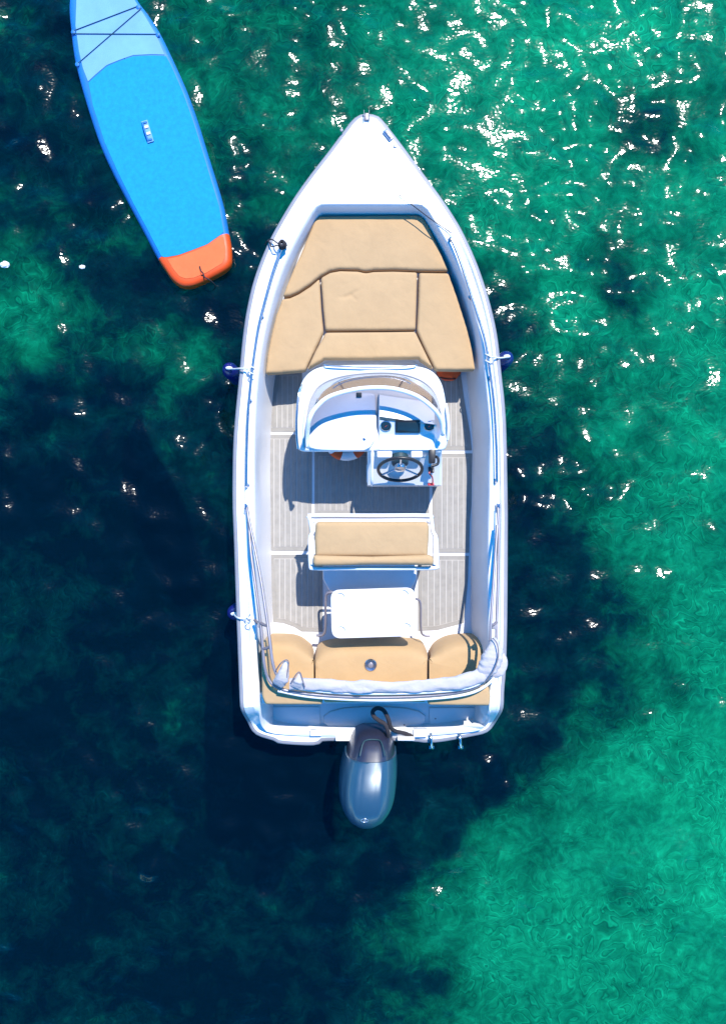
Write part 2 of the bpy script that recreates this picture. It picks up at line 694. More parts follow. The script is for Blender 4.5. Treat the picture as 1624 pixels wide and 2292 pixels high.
# ------------------------------------------------------------------ setting: seabed and water
CP = """50,50,.22 120,30,.15 50,300,.10 80,450,.18 100,680,.58 60,760,.60 170,700,.42 0,620,.35 0,700,.55 20,800,.35 200,560,.25 280,560,.26 200,470,.12 330,620,.12 250,640,.22 230,760,.2
380,740,.36 430,780,.45 330,700,.2 480,700,.05 250,880,.06 100,900,.07 480,900,.1 50,1100,.05 300,1200,.08 450,1300,.04
100,1400,.10 400,1500,.1 250,1650,.13 350,1620,.12 100,1700,.05 500,1700,.03 650,1800,0 300,1900,.1 100,2100,.08 400,2150,.12
700,2000,.05 700,2200,.14 550,2250,.12 850,1950,.04 880,1750,0 950,1750,.03 1000,1850,.05 1100,1750,.08 1200,1650,.1
1250,1500,.05 1300,1400,.08 1370,1380,.18 1250,1250,.2 1180,1150,.14 1180,1050,.16 1180,950,.17 1160,850,.2 1150,770,.25 1220,1080,.28 1180,1350,.1 1450,1300,.58 1400,1150,.52
1550,1200,.62 1600,1000,.66 1400,950,.56 1250,850,.46 1300,700,.5 1500,700,.62 1600,800,.66 1200,550,.5 1400,650,.30
1450,600,.36 1300,350,.55 1450,280,.28 1500,450,.62 1600,300,.5 1000,100,.5 1000,200,.5 1200,200,.62 1400,100,.62 1600,50,.5
1100,40,.55 700,60,.45 550,150,.36 480,120,.42 600,250,.45 700,280,.5 650,380,.45 600,430,.42 520,330,.32 550,480,.3
560,560,.15 420,50,.36 450,200,.42 1400,1700,.7 1300,1750,.62 1450,1550,.48 1350,1600,.36 1500,1650,.62 1600,1700,.72
1250,1850,.58 1150,1900,.62 1100,2000,.68 1300,2000,.74 1500,1900,.88 1600,2000,.82 1600,1850,.8 1000,2000,.42 980,2100,.52
950,2200,.36 900,2100,.3 1100,2150,.68 1300,2150,.68 1500,2150,.62 1600,2250,.68 1200,2270,.68 1000,2270,.46 880,2200,.2
900,2280,.3 1320,1480,.3 1330,1560,.42 1280,1690,.42 1180,1810,.42 1070,1900,.42 1400,1450,.56 1550,1450,.66 1600,1350,.66 800,700,.2 800,1100,.1 800,1500,.03"""
cp = np.array([[float(x) for x in t.split(",")] for t in CP.split()])
cp[:, 2] += np.where((cp[:, 0] > 880) & (cp[:, 1] < 720) & (cp[:, 2] > 0.3), 0.15, 0.0)
cp[:, 2] = np.where(cp[:, 2] < 0.16, cp[:, 2] - 0.06, cp[:, 2])


def nonuniform(half_in, step, far):
    inner = list(np.arange(-half_in, half_in + 1e-6, step))
    out = []
    x, s = half_in, step
    while x < far:
        s *= 1.5
        x += s
        out.append(x)
    return np.array([-q for q in reversed(out)] + inner + out)


def grid_mesh(name, xs, ys, zf, mat):
    nx, ny = len(xs), len(ys)
    X, Y = np.meshgrid(xs, ys)
    Z = zf(X, Y)
    co = np.stack([X, Y, Z], -1).reshape(-1, 3)
    idx = np.arange(nx * ny).reshape(ny, nx)
    f = np.stack([idx[:-1, :-1], idx[:-1, 1:], idx[1:, 1:], idx[1:, :-1]], -1).reshape(-1, 4)
    me = bpy.data.meshes.new(name)
    me.from_pydata(co.tolist(), [], f.tolist())
    me.materials.append(M[mat])
    me.shade_smooth()
    o = bpy.data.objects.new(name, me)
    C.objects.link(o)
    o["kind"] = "structure"
    return o, X, Y


ZB = -6.5


def bed_z(X, Y):
    z = np.full(X.shape, ZB)
    z += 0.10 * np.sin(X * 1.3 + 0.7 * np.sin(Y * 0.9)) * np.cos(Y * 1.1 + 0.5)
    z += 0.05 * np.sin(X * 3.1 + Y * 1.7) * np.cos(Y * 2.7 - X * 0.6)
    return z


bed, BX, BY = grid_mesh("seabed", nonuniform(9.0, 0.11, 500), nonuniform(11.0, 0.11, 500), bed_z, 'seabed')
kk = (ZC - ZB) / FPX
U = BX / kk + 812.0
V = 1146.0 - BY / kk
U = np.clip(U, -60, 1690); V = np.clip(V, -60, 2350)
num = np.zeros(U.shape); den = np.zeros(U.shape)
for (cu, cv, val) in cp:
    d2 = (U - cu) ** 2 + (V - cv) ** 2
    w_ = 1.0 / (d2 + 900.0) ** 1.7
    num += w_ * val; den += w_
att = bed.data.attributes.new("sand", 'FLOAT', 'POINT')
att.data.foreach_set("value", (num / den).reshape(-1).astype(np.float32))

OUT = [(820, 252), (808, 253), (789, 265), (768, 292), (733, 339), (694, 389), (656, 443), (619, 505), (594, 555), (569, 621),
       (553, 687), (543, 753), (535, 840), (527, 920), (522, 986), (520, 1060), (520, 1132), (523, 1209), (526, 1300), (529, 1385), (534, 1515),
       (541, 1600), (549, 1622), (559, 1637), (577, 1649), (611, 1659), (626, 1666), (687, 1670), (713, 1668), (718, 1661), (780, 1660),
       (860, 1660), (924, 1661), (952, 1664), (988, 1662), (1056, 1650), (1092, 1642), (1112, 1626), (1121, 1605), (1128, 1549), (1132, 1498), (1135, 1385),
       (1136, 1209), (1136, 1128), (1133, 970), (1129, 900), (1122, 836), (1113, 753), (1099, 687), (1082, 629), (1062, 575), (1033, 513), (1000, 459),
       (958, 401), (900, 323), (876, 292), (851, 261), (833, 253)]


def edge_ripples(X, Y):
    """small wavelets slapping back from the hull"""
    hp_ = np.array([tuple(at(u, v, 0.75))[:2] for u, v in OUT])
    c0 = hp_.mean(axis=0)
    hp_ = c0 + (hp_ - c0) * np.array([0.88, 0.95])
    msk = (np.abs(X - c0[0]) < 2.3) & (np.abs(Y - c0[1]) < 4.0)
    xs_, ys_ = X[msk], Y[msk]
    best = np.full(xs_.shape, 1e9)
    arc = np.zeros(xs_.shape)
    run = 0.0
    for p1, p2 in zip(hp_, np.roll(hp_, -1, axis=0)):
        d_ = p2 - p1
        L2 = max(d_ @ d_, 1e-9)
        t = np.clip(((xs_ - p1[0]) * d_[0] + (ys_ - p1[1]) * d_[1]) / L2, 0, 1)
        q = np.hypot(xs_ - p1[0] - t * d_[0], ys_ - p1[1] - t * d_[1])
        cl_ = q < best
        best = np.where(cl_, q, best)
        arc = np.where(cl_, run + t * math.sqrt(L2), arc)
        run += math.sqrt(L2)
    wob = 0.5 + 0.5 * np.sin(arc * 5.3 + 2.0 * np.sin(arc * 1.9)) 
    z = np.zeros(X.shape)
    z[msk] = 0.0058 * np.sin(2 * math.pi * best / 0.105 + 1.6 * np.sin(arc * 7.0)) * np.sin(arc * 23.0 + 9.0 * best) * np.exp(-best / 0.28) * (0.4 + wob)
    return z


rng = np.random.default_rng(11)
WV = []
for i in range(90):
    lam = float(np.exp(rng.uniform(math.log(0.17), math.log(1.5))))
    th = math.radians(80) + rng.normal(0, 1.0)
    wgt = math.exp(-(math.log(lam / 0.36) / 0.75) ** 2)
    WV.append([lam, th, wgt, rng.uniform(0, 2 * math.pi)])
tot = math.sqrt(sum(w[2] ** 2 for w in WV) / 2)
RMS = 0.20


def waves(X, Y):
    z = np.zeros(X.shape)
    fade = np.exp(-np.maximum(np.maximum(np.abs(X) - 5.0, np.abs(Y) - 6.4), 0) * 3.0)
    for lam, th, wgt, ph in WV:
        k_ = 2 * math.pi / lam
        z += (wgt / tot * RMS / k_) * np.sin(k_ * (X * math.cos(th) + Y * math.sin(th)) + ph)
    gust = np.zeros(X.shape)
    for _ in range(9):
        k_ = 2 * math.pi / rng.uniform(0.9, 3.0)
        th = rng.uniform(0, math.pi)
        gust += np.sin(k_ * (X * math.cos(th) + Y * math.sin(th)) + rng.uniform(0, 6.28))
    return z * fade * np.exp(0.11 * gust) + edge_ripples(X, Y)


wat, _, _ = grid_mesh("sea_water", nonuniform(5.2, 0.028, 600), nonuniform(6.6, 0.028, 600), waves, 'water')

# ------------------------------------------------------------------ the motorboat
boat = thing("motorboat", Vector((0.07, -0.3, 0.0)),
             "white open motorboat with tan cushions and centre console, seen from above", "boat")


def zs(v):
    return 0.78 + 0.02 * sstep(760, 300, v) - 0.36 * sstep(1575, 1655, v)


def v_of(p):
    return 1146 - p.y * FPX / (ZC - 0.75)


outw = [at(u, v, zs(v)) for u, v in OUT]
outw = resample(smooth_path(outw, 5, True), 260)


def ring(d, dz):
    return [Vector((p.x, p.y, zs(v_of(q)) + (dz(q) if callable(dz) else dz)))
            for p, q in zip(inset(outw, d) if d else outw, outw)]


# hull shell
bm = bmesh.new()
hull_rings = [ring(0.012, -0.075)]
for d, z in ((0.05, 0.42), (0.11, 0.12), (0.17, -0.02), (0.36, -0.22), (0.62, -0.34)):
    hull_rings.append([Vector((p.x, p.y, min(z, h.z - 0.01))) for p, h in zip(inset(outw, d), hull_rings[0])])
add_loft(bm, hull_rings, True, False, True)
hull = finish("hull", bm, 'gel', boat, 50)

bm = bmesh.new()
add_loft(bm, [ring(0.014, -0.08), ring(-0.002, -0.07), ring(-0.006, -0.045), ring(0.0, -0.022), ring(0.014, -0.010), ring(0.030, -0.010), ring(0.032, -0.03)], True)
rub = finish("rub_rail", bm, 'rub', boat, 60)


def groove(q):
    v = v_of(q)
    return -0.030 * sstep(470, 640, v) * (1 - sstep(1500, 1600, v))


OPEN = [(735, 457), (718, 458.5), (706, 463), (697, 474), (669, 521), (640, 579), (623, 621), (607, 670), (594, 720), (583, 774), (576, 830), (570, 900),
        (567, 970), (566, 1050), (567, 1150), (568, 1250), (570, 1350), (573, 1450), (577, 1530), (579, 1580), (582, 1612), (590, 1630), (612, 1641),
        (700, 1648), (820, 1649), (930, 1648), (1050, 1638), (1080, 1630), (1094, 1610), (1098, 1570), (1097, 1480), (1094, 1385), (1094, 1210), (1096, 1120),
        (1097, 1040), (1098, 970), (1092, 893), (1085, 820), (1079, 770), (1069, 722), (1055, 672), (1035, 614), (1008, 555), (982, 510),
        (959, 472), (950, 462), (938, 457.5), (920, 457)]
openw = resample(smooth_path([at(u, v, zs(v)) for u, v in OPEN], 4, True), 200)

bm = bmesh.new()
rr = [ring(0.030, -0.016), ring(0.036, 0.0), ring(0.050, 0.004), ring(0.058, 0.0),
      ring(0.070, groove), ring(0.100, lambda q: groove(q) * 0.95), ring(0.116, lambda q: 0.002), ring(0.128, 0.006)]
vr = add_loft(bm, rr, True)
ol = [bm.verts.new(Vector((p.x, p.y, p.z + 0.006))) for p in openw]
tess(bm, [vr[-1], ol])
deck = finish("deck", bm, 'gel', boat, 32)

# inner liner: side walls and cockpit sole
bm = bmesh.new()


def wave(p):
    v = v_of(p)
    b = 0.045 * math.exp(-((v - 1050) / 70.0) ** 2) + 0.02 * math.exp(-((v - 1230) / 60.0) ** 2)
    return 0.055 - b * 0.7


r0 = [Vector((p.x, p.y, p.z + 0.006)) for p in openw]
r1 = [Vector((p.x, p.y, p.z - 0.004)) for p in inset(openw, 0.010)]
r2 = [Vector((p.x, p.y, p.z - 0.05)) for p in inset(openw, 0.016)]
r3 = [Vector((p.x, p.y, min(0.60, p.z - 0.07))) for p in inset(openw, lambda p: wave(p) * 0.7)]
r4 = [Vector((p.x, p.y, min(0.42, p.z - 0.09))) for p in inset(openw, wave)]
r5 = [Vector((p.x, p.y, 0.255)) for p in inset(openw, 0.085)]
r6 = [Vector((p.x, p.y, 0.250)) for p in inset(openw, 0.10)]
add_loft(bm, [r0, r1, r2, r3, r4, r5, r6], True, False, True)
liner = finish("cockpit_liner", bm, 'liner', boat, 45)

# ---- deck foam panels with planks
PANELS = [
    [(618, 832), (676, 832), (676, 967), (598, 967)],
    [(597, 973), (698, 973), (698, 1233), (603, 1233), (601, 1130), (594, 1070), (592, 1030)],
    [(604, 1241), (722, 1241), (722, 1414), (675, 1413), (659, 1403), (634, 1394), (611, 1392)],
    [(704, 1012), (960, 1012), (960, 1152), (704, 1152)],
    [(975, 828), (1029, 828), (1037, 890), (1051, 970), (1055, 1008), (975, 1008)],
    [(967, 1015), (1056, 1015), (1058, 1049), (1055, 1085), (1054, 1130), (1050, 1170), (1049, 1237), (967, 1237)],
    [(935, 1244), (1048, 1244), (1046, 1300), (1037, 1394), (1004, 1403), (978, 1410), (935, 1412)],
]


def clip_u(poly, u0, u1):
    def cut(pl, f):
        res = []
        for i in range(len(pl)):
            a, b = pl[i], pl[(i + 1) % len(pl)]
            fa, fb = f(a), f(b)
            if fa >= 0:
                res.append(a)
            if (fa >= 0) != (fb >= 0):
                t = fa / (fa - fb)
                res.append((a[0] + (b[0] - a[0]) * t, a[1] + (b[1] - a[1]) * t))
        return res
    p = cut(poly, lambda q: q[0] - u0)
    return cut(p, lambda q: u1 - q[0]) if p else p


PITCH = 12.9
for pi_, pl in enumerate(PANELS):
    pw = [at(u, v, 0.25) for u, v in pl]
    pan = slab(pw, 0.2555, 0.2505, "deck_panel", 'panel', boat, world=True, smooth=None)
    inn = [Vector((p.x, p.y, 0)) for p in inset(pw, 0.038)]
    k = (ZC - 0.25) / FPX
    ipx = [(p.x / k + 812, 1146 - p.y / k) for p in inn]
    slab(setz(inn, 0.0), 0.2575, 0.2556, "caulk_sheet", 'caulk', pan, world=True, smooth=None)
    u0 = min(p[0] for p in ipx); u1 = max(p[0] for p in ipx)
    n = max(1, round((u1 - u0) / PITCH))
    w = (u1 - u0) / n
    for i in range(n):
        c = clip_u(ipx, u0 + i * w + 1.15, u0 + (i + 1) * w - 1.15)
        if len(c) < 3:
            continue
        cw = [at(a, b, 0.25) for a, b in c]
        # keep the planks a seam's width inside the caulk sheet
        vmin = min(p.y for p in cw); vmax = max(p.y for p in cw)
        cw = [Vector((p.x, p.y + (0.005 if abs(p.y - vmin) < 0.02 else (-0.005 if abs(p.y - vmax) < 0.02 else 0)), 0)) for p in cw]
        slab(cw, 0.2605, 0.2576, "plank", 'plank', pan, world=True, smooth=None)

# ---- bow seating
bench = slab([(712, 484), (940, 482), (962, 512), (1000, 600), (1042, 735), (1058, 812), (968, 812), (930, 792), (725, 794), (690, 816), (600, 820),
              (612, 745), (636, 655), (690, 520)], 0.575, 0.252, "bow_bench", 'liner', boat, bevel=0.01)
ZK = 0.665
lowfront = [(1004, 606), (934, 605), (880, 603), (836, 604), (818, 607), (800, 603), (760, 602), (738, 606), (716, 618), (694, 636), (668, 653), (648, 662), (632, 664)]
cushion("bow_cushion", [(706, 486), (720, 482), (930, 480), (945, 483), (958, 503), (980, 550), (1001, 597)] + lowfront + [(640, 640), (655, 604), (669, 575), (692, 520)],
        ZK, 0.085, boat, it=1, dense=220)
cushion("bow_cushion", [(717, 621), (738, 609), (760, 605), (800, 606), (818, 610), (836, 607), (880, 606), (934, 608), (932, 680), (930, 738), (860, 739), (727, 740), (722, 690)],
        ZK, 0.085, boat, creases=((762, 672, 812, 645, 0.007), (780, 655, 800, 676, 0.005), (745, 668, 790, 662, 0.004)))
cushion("bow_cushion", [(631, 668), (648, 666), (668, 657), (694, 640), (715, 622), (719, 690), (724, 742), (704, 784), (682, 830), (640, 834), (593, 837), (598, 790), (607, 745), (617, 705)],
        ZK, 0.085, boat, it=1, dense=200)
cushion("bow_cushion", [(937, 609), (1004, 610), (1025, 668), (1046, 735), (1056, 780), (1064, 828), (1020, 829), (974, 828), (952, 785), (932, 741), (935, 680)],
        ZK, 0.085, boat, it=1, dense=200)
cushion("bow_cushion", [(728, 743), (860, 742), (929, 741), (950, 784), (970, 826), (955, 816), (940, 806), (937, 801), (830, 803), (724, 803), (720, 807), (704, 816), (686, 826), (704, 787)],
        ZK, 0.085, boat, it=1, dense=200)

# ---- gunwale grab rails
RAILS = [[(632, 549), (612, 605), (595, 666), (579, 731), (566, 816), (559, 880), (555, 930), (552, 1010), (551, 1086)],
         [(1008, 532), (1023, 568), (1036, 606), (1063, 691), (1084, 760), (1094, 820), (1104, 900), (1110, 1000), (1111, 1076)]]
for rl in RAILS:
    pts = smooth_path([at(u, v, zs(v) + 0.052) for u, v in rl], 6)
    e0 = pts[0] + Vector((0, 0.02, -0.06)); e1 = pts[-1] + Vector((0, -0.02, -0.06))
    g = tube("grab_rail", [e0] + pts + [e1], 0.0115, 'steel', boat, 10)
    for q in (pts[0], pts[len(pts) // 3], pts[2 * len(pts) // 3], pts[-1]):
        lathe("rail_foot", [(0.0, 0.0), (0.022, 0.0), (0.02, 0.008), (0.012, 0.012), (0.011, 0.045), (0.0, 0.045)], 'steel', g,
              Matrix.Translation((q.x, q.y, q.z - 0.047)), 12)

# ---- bow fittings
bmr = at(820, 256, 0.83)
br = box("bow_roller", (bmr.x, bmr.y - 0.012, 0.812), (0.030, 0.06, 0.014), 'alu', boat)
for s in (-1, 1):
    box("roller_cheek", (bmr.x + s * 0.022, bmr.y - 0.006, 0.820), (0.004, 0.085, 0.03), 'rub', br, 0.002)
cl = at(868, 298, 0.845)
rz = Matrix.Rotation(math.radians(-35), 4, 'Z')
clo = box("pop_up_cleat", (cl.x, cl.y, 0.812), (0.045, 0.10, 0.012), 'steel', boat, 0.005, rz.inverted() if False else Matrix.Rotation(math.radians(38), 4, 'Z'))
box("cleat_bar", (cl.x, cl.y, 0.823), (0.014, 0.075, 0.012), 'rub', clo, 0.004, Matrix.Rotation(math.radians(38), 4, 'Z'))
c2 = at(884, 321, 0.845)
lathe("deck_filler_cap", [(0, 0), (0.016, 0), (0.014, 0.006), (0, 0.007)], 'steel', boat, Matrix.Translation((c2.x, c2.y, 0.8072)), 16)
c3 = at(764, 287, 0.845)
lathe("navigation_light", [(0, 0), (0.014, 0), (0.012, 0.012), (0, 0.014)], 'rub', boat, Matrix.Translation((c3.x, c3.y, 0.8072)), 12)
sm = at(830, 295, 0.84)
box("deck_seam", (sm.x, sm.y, 0.8085), (0.004, 0.20, 0.003), 'caulk', boat, 0)

# ---- console
console = bpy.data.objects.new("console", None)
bodyL = [(662, 1000), (660, 950), (663, 895), (672, 856), (690, 832), (716, 819), (760, 816), (830, 815), (900, 816), (940, 819), (964, 827), (981, 842),
         (993, 868), (1000, 916), (1005, 952), (1003, 985), (997, 1006), (985, 1010), (845, 1010), (690, 1011), (672, 1010)]
pts = [at(u, v, 0.96) for u, v in bodyL]
pts = resample(chaikin(pts, 2), 120)
bm = bmesh.new()


def flare(p, d):
    return d


rings = [setz(inset(pts, 0.06), 0.252), setz(inset(pts, 0.05), 0.50), setz(inset(pts, 0.012), 0.86), setz(pts, 0.93), setz(inset(pts, 0.006), 0.955), setz(inset(pts, 0.022), 0.965)]
add_loft(bm, rings, True, True, True)
bpy.data.objects.remove(console)
console = finish("console", bm, 'gel', boat, 50)

# helm pod that reaches aft on the starboard side
hp = [at(822, 1006, 0.93), at(992, 1006, 0.93), at(990, 1050, 0.80), at(986, 1084, 0.70), at(824, 1084, 0.70), at(822, 1050, 0.80)]
bm = bmesh.new()
prof = [(1000, 0.945), (1012, 0.935), (1022, 0.87), (1052, 0.79), (1080, 0.715), (1086, 0.70)]
rings = []
for u in (822, 826, 984, 988):
    e = 0.0 if u in (826, 984) else -0.012
    rg = [at(u, v, z + e) for v, z in prof]
    rg.append(Vector((rg[-1].x, rg[-1].y, 0.252)))
    rg.append(Vector((rg[0].x, rg[0].y, 0.252)))
    rings.append(rg)
add_loft(bm, rings, True, True, True)
helm = finish("helm_pod", bm, 'gel', console, 30)

# port hatch on the console top
hatch_px = rounded([(690, 1006), (686, 985), (694, 940), (712, 905), (745, 884), (800, 876), (838, 878), (842, 892), (842, 1008), (770, 1009)], 2)
hat = slab(hatch_px, 1.0, 0.966, "console_hatch", 'hatch', console, bevel=0.012)
lt = at(803, 884, 1.01)
box("hatch_latch", (lt.x, lt.y, 1.006), (0.045, 0.04, 0.016), 'hub', hat, 0.004)
lt = at(815, 982, 1.01)
lathe("hatch_knob", [(0, 0), (0.014, 0), (0.012, 0.01), (0, 0.012)], 'steel', hat, Matrix.Translation((lt.x, lt.y, 0.999)), 16)

# dashboard on the starboard side
bm = bmesh.new()
prof = [(880, 0.966), (884, 1.035), (915, 1.055), (932, 1.065), (940, 1.06), (970, 0.992), (974, 0.985), (1000, 0.972), (1007, 0.965)]
rings = []
for u, e in ((847, -0.02), (849, 0), (972, 0), (978, -0.03)):
    rg = []
    for i, (v, z) in enumerate(prof):
        vv = v + (18 if (u > 960 and v < 935) else 0)
        rg.append(at(u, vv, z + (e if 0 < i < len(prof) - 1 else 0)))
    rings.append(rg)
add_loft(bm, rings, False)
dash = finish("dashboard", bm, 'gel', console, 35)
# panel frame
pA, pB = at(905, 940, 1.06), at(905, 970, 0.992)
down = (pB - pA).normalized()
nrm = Vector((1, 0, 0)).cross(down); nrm = -nrm if nrm.z < 0 else nrm
tilt = Matrix((Vector((1, 0, 0)), -down, nrm)).transposed().to_4x4()


def on_panel(u, t, lift):
    a = at(u, 940, 1.06); b = at(u, 970, 0.992)
    p = a.lerp(b, t) + nrm * lift
    return Matrix.Translation(p) @ tilt


for u in (863, 960):
    g = lathe("gauge", [(0, -0.004), (0.046, -0.004), (0.047, 0.008), (0.041, 0.011), (0.039, 0.005), (0, 0.005)], 'steel', dash, on_panel(u, 0.42, 0), 28)
    lathe("gauge_face", [(0, 0), (0.039, 0), (0.036, 0.004), (0, 0.005)], 'screen', g, on_panel(u, 0.42, 0.0052), 24)
    box("gauge_needle", (on_panel(u, 0.42, 0.0115).translation), (0.022, 0.003, 0.002), 'orange', g, 0, tilt @ Matrix.Rotation(0.7, 4, 'Z'))
sc = box("screen_housing", on_panel(912, 0.45, 0.006).translation, (0.205, 0.115, 0.02), 'black', dash, 0.006, tilt)
box("screen", on_panel(912, 0.45, 0.0175).translation, (0.175, 0.088, 0.003), 'screen', sc, 0.001, tilt)

# windshield
base_arc = [(680, 1003), (682, 960), (685, 930), (693, 892), (716, 860), (764, 841), (836, 833), (897, 836), (945, 852), (974, 880), (988, 923), (992, 957)]
top_arc = [(688, 996), (688, 966), (692, 940), (704, 916), (735, 889), (788, 873), (836, 868), (884, 871), (933, 887), (969, 914), (986, 940), (992, 968)]
ba = resample(smooth_path([at(u, v, 0.966) for u, v in base_arc], 6), 60, False)
ta = resample(smooth_path([at(u, v, 1.27) for u, v in top_arc], 6), 60, False)
zc_ = [1.0 - 0.0 for _ in ta]
for i, p in enumerate(ta):           # ends come down to the console
    s = min(i, 59 - i) / 59.0
    p.z = 1.13 + 0.14 * sstep(0.0, 0.16, s)
    k = (ZC - p.z) / (ZC - 1.27)
    p.x *= k; p.y *= k
bm = bmesh.new()
mid_ = [a.lerp(b, 0.5) + Vector((0, 0, 0.012)) for a, b in zip(ba, ta)]
inn = lambda pts: [Vector((p.x * 0.985, p.y - 0.006, p.z - 0.002)) for p in pts]
add_loft(bm, [ba, mid_, ta], False)
bm2 = bm
add_loft(bm, [inn(ba), inn(mid_), inn(ta)], False)
ws = finish("windshield", bm, 'glass', console, 60, recalc=False)
tube("windshield_rim", [ta[0] + Vector((0.0, -0.01, -0.06))] + ta + [ta[-1] + Vector((0, -0.01, -0.06))], 0.0185, 'gel', ws, 10)
bb = [p + Vector((0, 0, 0.012)) for p in ba]
tube("windshield_base_trim", bb, 0.016, 'gel', ws, 8)
# strip rail ahead of the windshield
tube("console_front_rail", smooth_path([at(726, 816, 0.985), at(740, 819, 0.995), at(830, 822, 0.995), at(915, 820, 0.995), at(932, 817, 0.985)], 5), 0.007, 'steel', console, 8)
# outer console grab bars either side
tube("console_grab_bar", smooth_path([at(667, 1004, 0.97), at(664, 975, 1.02), at(664, 930, 1.03), at(669, 880, 1.02), at(676, 862, 0.965)], 6), 0.010, 'steel', console, 8)
tube("console_grab_bar", smooth_path([at(1001, 984, 0.96), at(1003, 960, 1.0), at(1001, 930, 1.01), at(997, 905, 0.96)], 6), 0.013, 'gel', console, 8)

# steering wheel
wc = at(895, 1051, 0.93)
R = 0.185
wt = Matrix.Translation(wc) @ Matrix.Rotation(math.radians(62), 4, 'X')
whl = bpy.data.objects.new("x", None); bpy.data.objects.remove(whl)
bm = bmesh.new()
tube_bm(bm, [wt @ Vector((R * math.cos(2 * math.pi * k / 48), R * math.sin(2 * math.pi * k / 48), 0)) for k in range(48)], 0.0145, 10, True)
whl = finish("steering_wheel", bm, 'black', console, 60)
for a in (90, 210, 330):
    ca, sa = math.cos(math.radians(a)), math.sin(math.radians(a))
    tube("spoke", [wt @ Vector((0.02 * ca, 0.02 * sa, -0.02)), wt @ Vector((0.09 * ca, 0.09 * sa, -0.012)), wt @ Vector((R * ca, R * sa, 0))], 0.009, 'steel', whl, 8)
lathe("wheel_hub", [(0, -0.05), (0.045, -0.05), (0.05, -0.02), (0.045, 0.0), (0.02, 0.008), (0, 0.008)], 'steel', whl, wt, 20)
lathe("steering_column", [(0, -0.16), (0.075, -0.16), (0.07, -0.06), (0.055, -0.05), (0, -0.05)], 'hub', console, wt, 24)
for u in (860, 932):
    q = at(u, 1016, 0.93)
    box("dash_lip_block", (q.x, q.y, 0.925), (0.13 if u < 900 else 0.10, 0.065, 0.05), 'gel', console, 0.015)
# throttle
tq = at(966, 1022, 0.93)
th = box("throttle_box", (tq.x, tq.y, 0.935), (0.055, 0.12, 0.07), 'black', console, 0.012)
tube("throttle_lever", smooth_path([(tq.x + 0.03, tq.y, 0.94), (tq.x + 0.045, tq.y - 0.02, 1.0), (tq.x + 0.035, tq.y - 0.07, 1.06), (tq.x - 0.02, tq.y - 0.09, 1.07)], 4), 0.012, 'black', th, 8)
kq = at(964, 1052, 0.80)
box("ignition_panel", (kq.x, kq.y, 0.815), (0.05, 0.05, 0.03), 'black', console, 0.008, Matrix.Rotation(math.radians(-25), 4, 'X'))
tube("kill_switch_lanyard", smooth_path([(kq.x, kq.y, 0.83), (kq.x - 0.02, kq.y - 0.03, 0.85), (kq.x + 0.01, kq.y - 0.06, 0.80), (kq.x + 0.02, kq.y - 0.11, 0.74), at(965, 1082, 0.725)], 4), 0.006, 'red', console, 6)
rq = at(964, 1084, 0.72)
box("red_switch", (rq.x, rq.y, 0.715), (0.055, 0.022, 0.016), 'red', console, 0.005)
tube("helm_grab_bar", smooth_path([at(833, 1012, 0.95), at(833, 1020, 1.0), at(832, 1050, 0.96), at(832, 1078, 0.90), at(832, 1086, 0.80)], 5), 0.014, 'gel', console, 10)
box("side_tray", tuple(at(826, 1060, 0.62)), (0.05, 0.16, 0.02), 'gel', console, 0.006)

# ---- helm seat (leaning post)
seatz = 0.90
post = slab(rounded([(722, 1215), (932, 1215), (932, 1345), (722, 1345)], 2), 0.52, 0.252, "helm_seat_base", 'liner', boat, bevel=0.02)
fr = [(693, 1160), (700, 1154), (830, 1154), (956, 1154), (964, 1160), (968, 1190), (975, 1206), (977, 1262), (970, 1271), (900, 1272), (770, 1272), (704, 1272), (695, 1264), (694, 1206), (699, 1190)]
frp = smooth_path([at(u, v, seatz) for u, v in fr], 4, True)
sf = tube("helm_seat_frame", frp, 0.0175, 'gel', boat, 10, True)
slab([(696, 1157), (962, 1157), (964, 1172), (694, 1172)], seatz - 0.012, seatz - 0.035, "front_ledge", 'gel', sf, bevel=0.006)
for (u, v) in ((700, 1165), (960, 1165), (702, 1262), (970, 1262)):
    a = at(u, v, seatz)
    b = Vector((a.x * 0.9 + 0.006, a.y * 0.96 - 0.02, 0.26))
    tube("leg", [a, a.lerp(b, 0.5), b], 0.018, 'gel', sf, 10)
for u in (699, 972):
    a, b = at(u - 1, 1200, seatz + 0.01), at(u + 1, 1262, seatz + 0.02)
    box("armrest_bracket", tuple((a + b) / 2), (0.028, 0.25, 0.05), 'gel', sf, 0.008)
sc_px = [(705, 1172), (712, 1167), (830, 1167), (950, 1167), (958, 1170), (961, 1182), (960, 1210), (957, 1247), (704, 1247), (703, 1205)]
cushion("seat_cushion", sc_px, seatz + 0.07, 0.11, boat, r=0.035, it=1, crown=0.012)
cushion("backrest_cushion", [(700, 1246), (704, 1243), (830, 1246), (958, 1242), (968, 1245), (972, 1256), (969, 1266), (830, 1265), (704, 1268), (699, 1262)],
        seatz + 0.105, 0.16, boat, r=0.035, it=1, crown=0.003)

